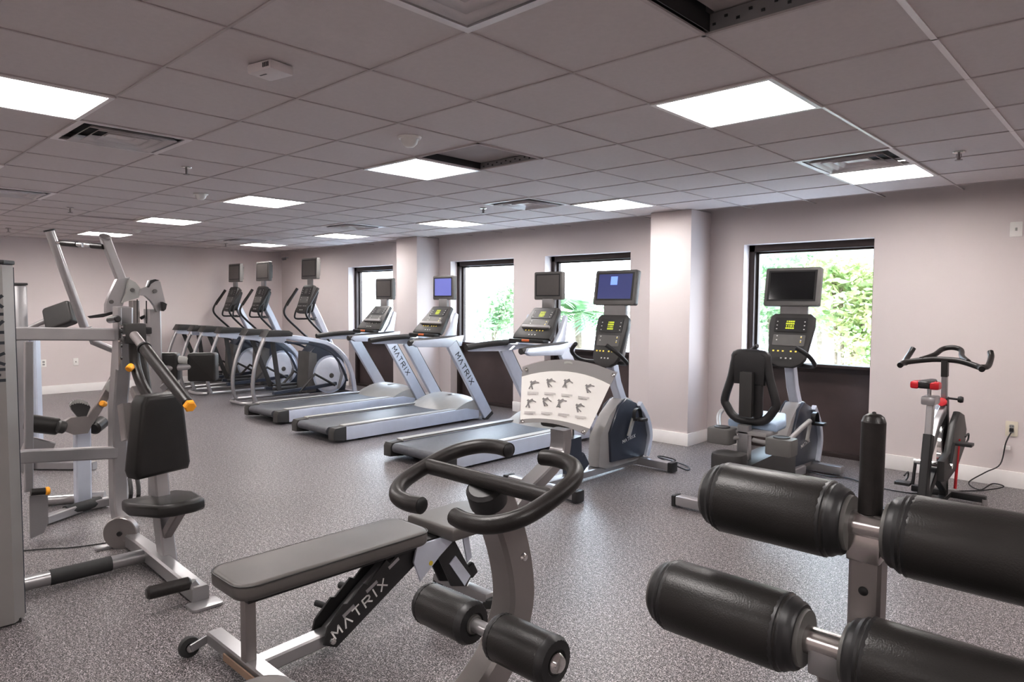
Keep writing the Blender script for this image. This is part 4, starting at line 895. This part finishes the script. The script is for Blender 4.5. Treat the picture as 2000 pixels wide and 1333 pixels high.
# weight tower
wt = thing('weight_stack_tower', 'tall grey weight stack tower with vertical dark lettering at the left edge', 'gym machine', (-4.05, .33, 0))
TX = -3.80; ty0, ty1 = -.05, .725
poly = [(TX - .5, ty0), (TX - .04, ty0), (TX, ty0 + .04), (TX, ty1 - .05), (TX - .05, ty1), (TX - .5, ty1)]
MB().prism(poly, 1.66, (0, 0, .84), (1, 0, 0), (0, 1, 0), bev=.006).build('shroud', 'tower', wt, True)
MB().prism([(x + (.006 if x > TX - .2 else -.006), y + (.006 if y > .3 else -.006)) for x, y in poly], .02, (0, 0, 1.68), (1, 0, 0), (0, 1, 0), bev=.006).build('top_cap', 'black', wt, True)
MB().box((TX - .075, ty1 + .002, .84), (.022, .008, 1.64)).build('edge_trim', 'navy', wt, True)
MB().prism([(TX - .48, ty0 + .02), (TX - .02, ty0 + .02), (TX - .02, ty1 - .02), (TX - .48, ty1 - .02)], .02, (0, 0, .01), (1, 0, 0), (0, 1, 0)).build('base', 'charcoal', wt, True)
MB().text('MATRIX', V((TX + .0008, ty1 - .055, 1.145)), (0, 0, 1), (0, -1, 0), .055, gap=.42, w=.19).build('lettering', 'letter_dark', wt, True)

# ================================================================ LAT PULLDOWN (behind)
lm = thing('lat_pulldown_machine', 'pulldown machine with two long slanted silver arms and grey cam plates', 'gym machine', (-5.4, 1.85, 0))
ax_ = -5.90; bx_ = -5.40
A0, A1, A2 = atx(97, 452, ax_), atx(165, 640, ax_), atx(236, 690, ax_)
MB().tube([A0, A1], .031, 18).build('pulldown_arm', 'silver', lm, True)
MB().tube([atx(172, 640, ax_), atx(182, 668, ax_), A2, V((-5.36, 1.84, A2.z - .06))], .026, 16).build('lower_link', 'silver', lm, True)
B0, B1 = atx(205, 465, bx_), atx(240, 556, bx_); MB().tube([B0, B1], 1, sec=(.055, .06), side=(1, 0, 0)).build('pulldown_arm', 'silver', lm, True)
for P_, ex_ in ((A0, .036), (B0, .036)): MB().cyl(P_, P_ + (P_ - A1).normalized() * .012, ex_ + .002, n=18).build('arm_cap', 'black' if P_ is A0 else 'silver', lm, True)
h0 = atx(106, 474, ax_); h1 = atx(203, 482, bx_)
MB().cyl(h0, h0.lerp(h1, .16), .012).build('handle_stub', 'chrome', lm, True)
for u0, u1 in ((.16, .48), (.76, 1.0)): MB().cyl(h0.lerp(h1, u0), h0.lerp(h1, u1), .02, n=16, bev=.003).build('handle_grip', 'foam', lm, True)
MB().cyl(h0.lerp(h1, .48), h0.lerp(h1, .58), .016).build('handle_end', 'chrome', lm, True); MB().cyl(h0.lerp(h1, .64), h0.lerp(h1, .76), .016).build('handle_end', 'chrome', lm, True)
def plate_px(poly, x, th, nm, m):
    o = bmesh.new(); P1 = [atx(px, py, x) for px, py in poly]; A = [o.verts.new(p) for p in P1]; B = [o.verts.new(p + V((th, 0, 0))) for p in P1]
    o.faces.new(A); o.faces.new(B[::-1]); k = len(A)
    for i in range(k): o.faces.new((A[i], A[(i + 1) % k], B[(i + 1) % k], B[i]))
    bmesh.ops.recalc_face_normals(o, faces=o.faces[:]); b = MB(); b._add(o); return b.build(nm, m, lm, True)
plate_px([(224, 546), (249, 542), (244, 572), (235, 598), (222, 608), (203, 611), (203, 595), (208, 580)], bx_, .05, 'arm_bracket', 'silver')
plate_px([(249, 545), (262, 552), (275, 568), (268, 582), (248, 588), (236, 592), (244, 572)], bx_ + .06, .03, 'cam_plate', 'lightgrey')
plate_px([(206, 612), (232, 604), (237, 591), (234, 606), (222, 613), (200, 620), (175, 622), (170, 618)], bx_, .02, 'cable_guard', 'black')
cp_ = [(288, 548), (300, 546), (309, 551), (315, 575), (319, 592), (315, 606), (303, 610), (298, 598), (291, 588), (280, 578), (270, 577), (272, 565), (284, 560)]
plate_px(cp_, -5.22, .04, 'cam_plate', 'silver'); plate_px([(286, 560), (290, 549), (300, 546), (309, 548), (300, 550), (292, 555), (288, 562)], -5.16, .03, 'cam_belt', 'black')
plate_px([(313, 590), (321, 594), (319, 604), (315, 608)], -5.17, .05, 'bumper', 'black')
for (px, py), x in (((217, 590), bx_ + .05), ((258, 567), bx_ + .09), ((302, 569), -5.18)): MB().cyl(atx(px, py, x), atx(px, py, x) + V((.012, 0, 0)), .014, n=12).build('bolt', 'greyplastic', lm, True)
MB().tube([V((-5.30, 1.82, 1.45)), V((-5.30, 1.82, .05))], 1, sec=(.10, .09), side=(1, 0, 0)).build('main_post', 'silver', lm, True)
MB().tube([atd(262, 588, 4.9), atd(262, 640, 4.9), atd(262, 700, 4.9)], 1, sec=(.08, .05), side=(1, 0, 0)).build('front_post', 'dark_silver', lm, True)
b = MB().tube([atd(268, 585, 4.85), atd(268, 640, 4.85)], .004, 6); b.tube([atd(286, 588, 4.9), atd(286, 632, 4.9)], .004, 6); b.build('cable', 'black', lm, True)
MB().box(atd(288, 646, 4.9), (.07, .04, .05), bev=.01).build('pulley_block', 'black', lm, True)
MB().tube([atd(275, 622, 4.95), atd(286, 617, 4.95), atd(300, 612, 4.95)], .012, 8).build('cable_arm', 'black', lm, True)
a1, a2 = atd(318, 715, 5.0), atd(392, 715, 5.2)
MB().cyl(atd(300, 722, 5.0), a2, .024, n=16).build('pad_axle', 'silver', lm, True)
MB().cyl(atd(330, 700, 5.1), atd(366, 706, 5.15), .032, n=16).build('axle_sleeve', 'lightgrey', lm, True)
for p_, w_, h_, nm in ((atd(320, 717, 5.1), .21, .21, 1), (atd(397, 717, 5.2), .20, .215, 1)):
    MB().prism(rr(w_, h_, .02), .11, p_, (.62, .78, 0), (0, 0, 1), bev=.02, seg=3).build('thigh_pad', 'vinyl', lm, True)
MB().tube([atd(338, 740, 5.0), atd(300, 770, 5.0)], 1, sec=(.05, .05), side=(1, 0, 0)).build('pad_bracket', 'silver', lm, True)
MB().tube([V((-5.30, 1.82, .05)), V((-5.30, 1.90, .05))], 1, sec=(.08, .07), side=(1, 0, 0)).build('base_rail', 'silver', lm, True)
for y in (1.70, ): MB().box((-5.30, y, .035), (.30, .08, .06), bev=.01).build('stabiliser', 'silver', lm, True)

# ================================================================ LEG MACHINE (middle left)
gm = thing('leg_machine', 'leg curl machine with grey upright, roller and cam behind the beams', 'gym machine', (-5.72, 1.46, 0))
GX = -5.72
gq = lambda px, py: atx(px, py, GX)
MB().tube([gq(162, 985), gq(160, 830)], 1, sec=(.09, .10), side=(1, 0, 0)).build('upright', 'silver_blue', gm, True)
MB().cyl(fl(92, 990) + V((0, 0, .045)), fl(205, 982) + V((0, 0, .045)), .04, n=16).build('base_tube', 'silver', gm, True)
MB().tube([fl(88, 1028) + V((0, 0, .04)), fl(165, 1000) + V((0, 0, .04)), fl(212, 990) + V((0, 0, .04))], 1, sec=(.06, .06), side=(0, 0, 1)).build('base_rail', 'silver', gm, True)
A_, B_ = fl(128, 1012) + V((0, 0, .045)), fl(196, 992) + V((0, 0, .045)); MB().cyl(A_, B_, .038, n=12).build('rubber_sleeve', 'rubber', gm, True)
MB().tube([gq(172, 826), gq(195, 790), gq(236, 718)], 1, sec=(.05, .06), side=(1, 0, 0)).build('lever_arm', 'dark_silver', gm, True)
def plate_px2(poly, x, th, nm, m):
    o = bmesh.new(); P1 = [atx(px, py, x) for px, py in poly]; A = [o.verts.new(p) for p in P1]; B = [o.verts.new(p + V((th, 0, 0))) for p in P1]
    o.faces.new(A); o.faces.new(B[::-1]); k = len(A)
    for i in range(k): o.faces.new((A[i], A[(i + 1) % k], B[(i + 1) % k], B[i]))
    bmesh.ops.recalc_face_normals(o, faces=o.faces[:]); b = MB(); b._add(o); return b.build(nm, m, gm, True)
cm = plate_px2([(134, 788), (140, 783), (155, 780), (168, 785), (174, 795), (168, 810), (160, 826), (148, 812), (138, 800)], GX + .06, .03, 'cam', 'charcoal')
b = MB()
for k in range(8):
    p = atx(139 + k * 4.4, 789 - 5 * math.sin(PI * k / 7), GX + .095); b.box(p, (.01, .012, .03), (.2 * (k - 3.5), 0, 0))
b.build('cam_teeth', 'lightgrey', cm, True)
plate_px2([(118, 825), (135, 815), (165, 812), (178, 824), (168, 845), (140, 848), (124, 842)], GX + .05, .05, 'hinge_housing', 'dark_silver')
MB().cyl(atx(128, 836, GX + .1), atx(112, 833, GX + .1) , .045, n=20, bev=.01).build('roller_hub', 'charcoal', gm, True)
MB().cyl(atx(116, 834, GX + .02), atx(50, 826, GX + .02), .062, n=28, bev=.015).build('roller', 'vinyl', gm, True)
MB().cyl(atx(182, 838, GX), atx(200, 824, GX - .1), .05, n=20, bev=.015).build('counter_roller', 'vinyl', gm, True)
MB().cyl(atx(205, 790, GX + .02), atx(198, 788, GX + .05), .022, n=14, bev=.006).build('yellow_knob', 'yellow', gm, True)
MB().cyl(atx(222, 755, GX + .10), atx(222, 755, GX + .14), .055, n=28, bev=.006).build('pulley', 'lightgrey', gm, True)
plate_px2([(222, 720), (236, 712), (240, 760), (226, 770), (215, 750)], GX + .02, .06, 'pulley_bracket', 'dark_silver')
MB().tube([atx(48, 868, GX), atx(100, 880, GX)], 1, sec=(.12, .07), side=(0, 1, 0)).build('seat_rail', 'silver', gm, True)
# adjuster plate near the tower
plate_px2([(56, 968), (92, 966), (93, 1020), (84, 1040), (58, 1052)], -5.1, .02, 'side_plate', 'silver')
MB().cyl(atx(60, 962, -5.06), atx(88, 960, -5.06), .022, n=14).build('adjuster_grip', 'foam', gm, True); MB().cyl(atx(88, 960, -5.06), atx(97, 959, -5.06), .026, n=14, bev=.005).build('adjuster_cap', 'yellow', gm, True)
MB().tube([atx(56, 668, -5.6), atx(56, 960, -5.6)], 1, sec=(.04, .05), side=(1, 0, 0)).build('guide_post', 'silver', gm, True)

# ================================================================ FAR LEFT SHOULDER MACHINE
sm = thing('shoulder_press_machine', 'machine farthest left with slim grey shroud and tilted charcoal pad', 'gym machine', (-7.4, 1.1, 0))
p = atd(42, 700, 6.0); MB().box((p.x, p.y, .82), (.10, .10, 1.64), bev=.02).build('shroud', 'silver', sm, True)
MB().box((p.x, p.y, 1.65), (.11, .11, .02), bev=.008).build('top_cap', 'charcoal', sm, True)
a = atd(118, 618, 5.9); MB().prism(rr(.24, .20, .03), .10, a, (.65, .70, .35), (-.35, -.05, .92), bev=.02, seg=3).build('pad', 'charcoal', sm, True)
for dy in (0, 12): MB().cyl(atd(60, 640 + dy, 5.95), atd(108, 618 + dy, 5.9), .022, n=14).build('pad_arm', 'silver', sm, True)
p2_ = atd(68, 780, 6.1); MB().tube([(p2_.x, p2_.y, 1.18), (p2_.x, p2_.y, .05)], 1, sec=(.09, .08), side=(.7, .7, 0)).build('upright', 'silver_blue', sm, True)
MB().tube([(p.x, p.y, .04), (p2_.x, p2_.y, .04), (p2_.x + .4, p2_.y + .35, .04)], 1, sec=(.07, .06), side=(0, 0, 1)).build('base_rail', 'silver', sm, True)

# ================================================================ OUTSIDE
struct(MB().box((-6, 15, -.08), (60, 16, .1)).build('ground', 'paving'), 'sunlit pale paving outside the windows', 'ground')
def leafcloud(b, c, R, n, size, rnd, long=2.2):
    o = bmesh.new()
    for k in range(n):
        d = V((rnd.gauss(0, 1), rnd.gauss(0, 1), rnd.gauss(0, 1))).normalized() * (rnd.random() ** .4)
        p = V(c) + V((d.x * R[0], d.y * R[1], d.z * R[2])); s = size * rnd.uniform(.6, 1.3)
        u = V((rnd.gauss(0, 1), rnd.gauss(0, 1), rnd.gauss(0, .6))).normalized(); w = u.cross(V((rnd.gauss(0, 1), rnd.gauss(0, 1), rnd.gauss(0, 1)))).normalized(); n_ = u.cross(w)
        pts = [p - u * s * long / 2, p - u * s * .3 + w * s * .45 + n_ * s * .08, p + u * s * .5 + w * s * .3, p + u * s * long / 2 - n_ * s * .15, p + u * s * .5 - w * s * .3, p - u * s * .3 - w * s * .45 + n_ * s * .08]
        o.faces.new([o.verts.new(x) for x in pts])
    b._add(o)
def shrub(name, label, cat, loc, blobs, leaf, size, n, seed, stems=4, group=None):
    rnd = random.Random(seed); t = thing(name, label, cat, loc, 0, group); b = MB()
    for c, R in blobs: leafcloud(b, c, R, n, size, rnd)
    b.build('foliage', leaf, t); b = MB()
    for k in range(stems):
        c = blobs[k % len(blobs)][0]; b.tube([(rnd.uniform(-.08, .08), rnd.uniform(-.08, .08), -.03), (c[0] * .4 + rnd.uniform(-.1, .1), c[1] * .4, c[2] * .5), (c[0], c[1], c[2] + .2)], .025, 7, smooth=3)
    b.build('stems', 'bark', t); return t
def palm(label, loc, h, n, L, seed):
    rnd = random.Random(seed); t = thing('palm_shrub', label, 'plant', loc, 0, 'palms outside the windows'); b = MB(); fr_ = MB()
    b.tube([(0, 0, -.03), (.03, 0, h * .5), (0, 0, h)], .06, 8, smooth=3).build('trunk', 'bark', t)
    for k in range(n):
        a = 2 * PI * k / n + rnd.uniform(-.2, .2); el = rnd.uniform(.2, 1.1); pts = []
        for q_ in range(9):
            u = q_ / 8; r = L * u * math.cos(el * (1 - u * .4)); pts.append(V((math.cos(a) * r, math.sin(a) * r, h + L * (u * math.sin(el) - u * u * .55))))
        fr_.tube(pts, .006, 5); o = bmesh.new()
        for q_ in range(1, 8):
            for f in (0, .5):
                P_ = pts[q_].lerp(pts[min(8, q_ + 1)], f); d = (pts[q_] - pts[q_ - 1]).normalized(); sd = d.cross(V((0, 0, 1))).normalized()
                for s in (-1, 1):
                    e_ = P_ + sd * s * L * .32 * (1 - abs(q_ / 8 - .45)) + d * L * .16 - V((0, 0, L * .08)); w = d * .026
                    o.faces.new([o.verts.new(x) for x in (P_ - w, (P_ + e_) / 2 - w * 1.4 + V((0, 0, .01)), e_, (P_ + e_) / 2 + w * 1.4 + V((0, 0, .01)), P_ + w)])
        fr_._add(o)
    fr_.build('fronds', 'frond', t); return t
def out(px, py, y): return aty(px, py, y)
g1 = out(1640, 640, 9.4); g2 = out(1530, 640, 10.6); g3 = out(960, 640, 9.5); g4 = out(1128, 640, 9.0); g5 = out(1600, 640, 12.6)
shrub('leafy_shrub', 'leafy yellow green shrub outside the right window, at its right side', 'plant', (g1.x, g1.y, -.03), [((0, 0, 1.55), (.50, .5, .45)), ((.30, 0, 1.15), (.35, .5, .45)), ((-.15, .1, 1.95), (.55, .45, .28)), ((.45, 0, 1.7), (.35, .4, .45))], 'leaf2', .055, 750, 3, 3)
shrub('leafy_shrub', 'pale green shrub outside the right window, behind the black screen', 'plant', (g2.x, g2.y, -.03), [((-.25, 0, 1.45), (.45, .4, .65)), ((.1, .1, 2.1), (.7, .4, .30)), ((.5, .1, 1.6), (.6, .4, .5))], 'leaf', .055, 1000, 5, 2)
shrub('leafy_shrub', 'young pale green bush low in the second window', 'plant', (g3.x, g3.y, -.03), [((0, 0, 1.15), (.60, .4, .45)), ((.40, 0, 1.50), (.45, .3, .5))], 'leaf', .06, 620, 8, 2)
palm('arching palm outside the third window beside the bike screen', (g4.x, g4.y, -.03), 1.35, 16, 1.05, 4)
palm('palm fronds outside the right window, beside the console', (g5.x, g5.y, -.03), 1.25, 13, 1.1, 9)
nb = thing('neighbouring_building', 'pale overexposed building beyond the shrubs outside the right window', 'building', (-4.5, 19, 0))
MB().box((0, 0, 1.7), (7, 2, 3.46)).build('facade', 'stucco', nb); MB().box((0, -.2, 3.5), (7.4, 2.6, .18), bev=.03).build('roof_edge', 'lightgrey', nb)
b = MB()
for k in range(4): b.box((-2.5 + 1.6 * k, -1.02, 2.5), (.8, .04, .9))
b.build('windows', 'midgrey', nb)

# ================================================================ LIGHT
w = bpy.data.worlds.new('world'); bpy.context.scene.world = w; w.use_nodes = True; nt = w.node_tree; bg = nt.nodes['Background']
tc = nt.nodes.new('ShaderNodeTexCoord'); sx = nt.nodes.new('ShaderNodeSeparateXYZ'); rp = nt.nodes.new('ShaderNodeValToRGB')
rp.color_ramp.elements[0].position = 0.; rp.color_ramp.elements[0].color = (.86, .93, 1., 1); rp.color_ramp.elements[1].position = .8; rp.color_ramp.elements[1].color = (.58, .77, 1., 1)
nt.links.new(tc.outputs['Generated'], sx.inputs[0]); nt.links.new(sx.outputs['Z'], rp.inputs['Fac']); nt.links.new(rp.outputs['Color'], bg.inputs['Color']); bg.inputs['Strength'].default_value = 7.5
sc = bpy.context.scene
sc.view_settings.view_transform = 'Standard'; sc.view_settings.look = 'None'; sc.view_settings.exposure = .95; sc.view_settings.gamma = 1.0
vs = sc.view_settings; vs.use_curve_mapping = True; cu = vs.curve_mapping.curves[3]
cu.points.new(.03, .022); cu.points.new(.12, .105); cu.points.new(.45, .47); vs.curve_mapping.update()
sc.cycles.max_bounces = 8; sc.cycles.diffuse_bounces = 5; sc.cycles.glossy_bounces = 4; sc.cycles.transparent_max_bounces = 12; sc.cycles.sample_clamp_indirect = 6
sc.cycles.use_denoising = True
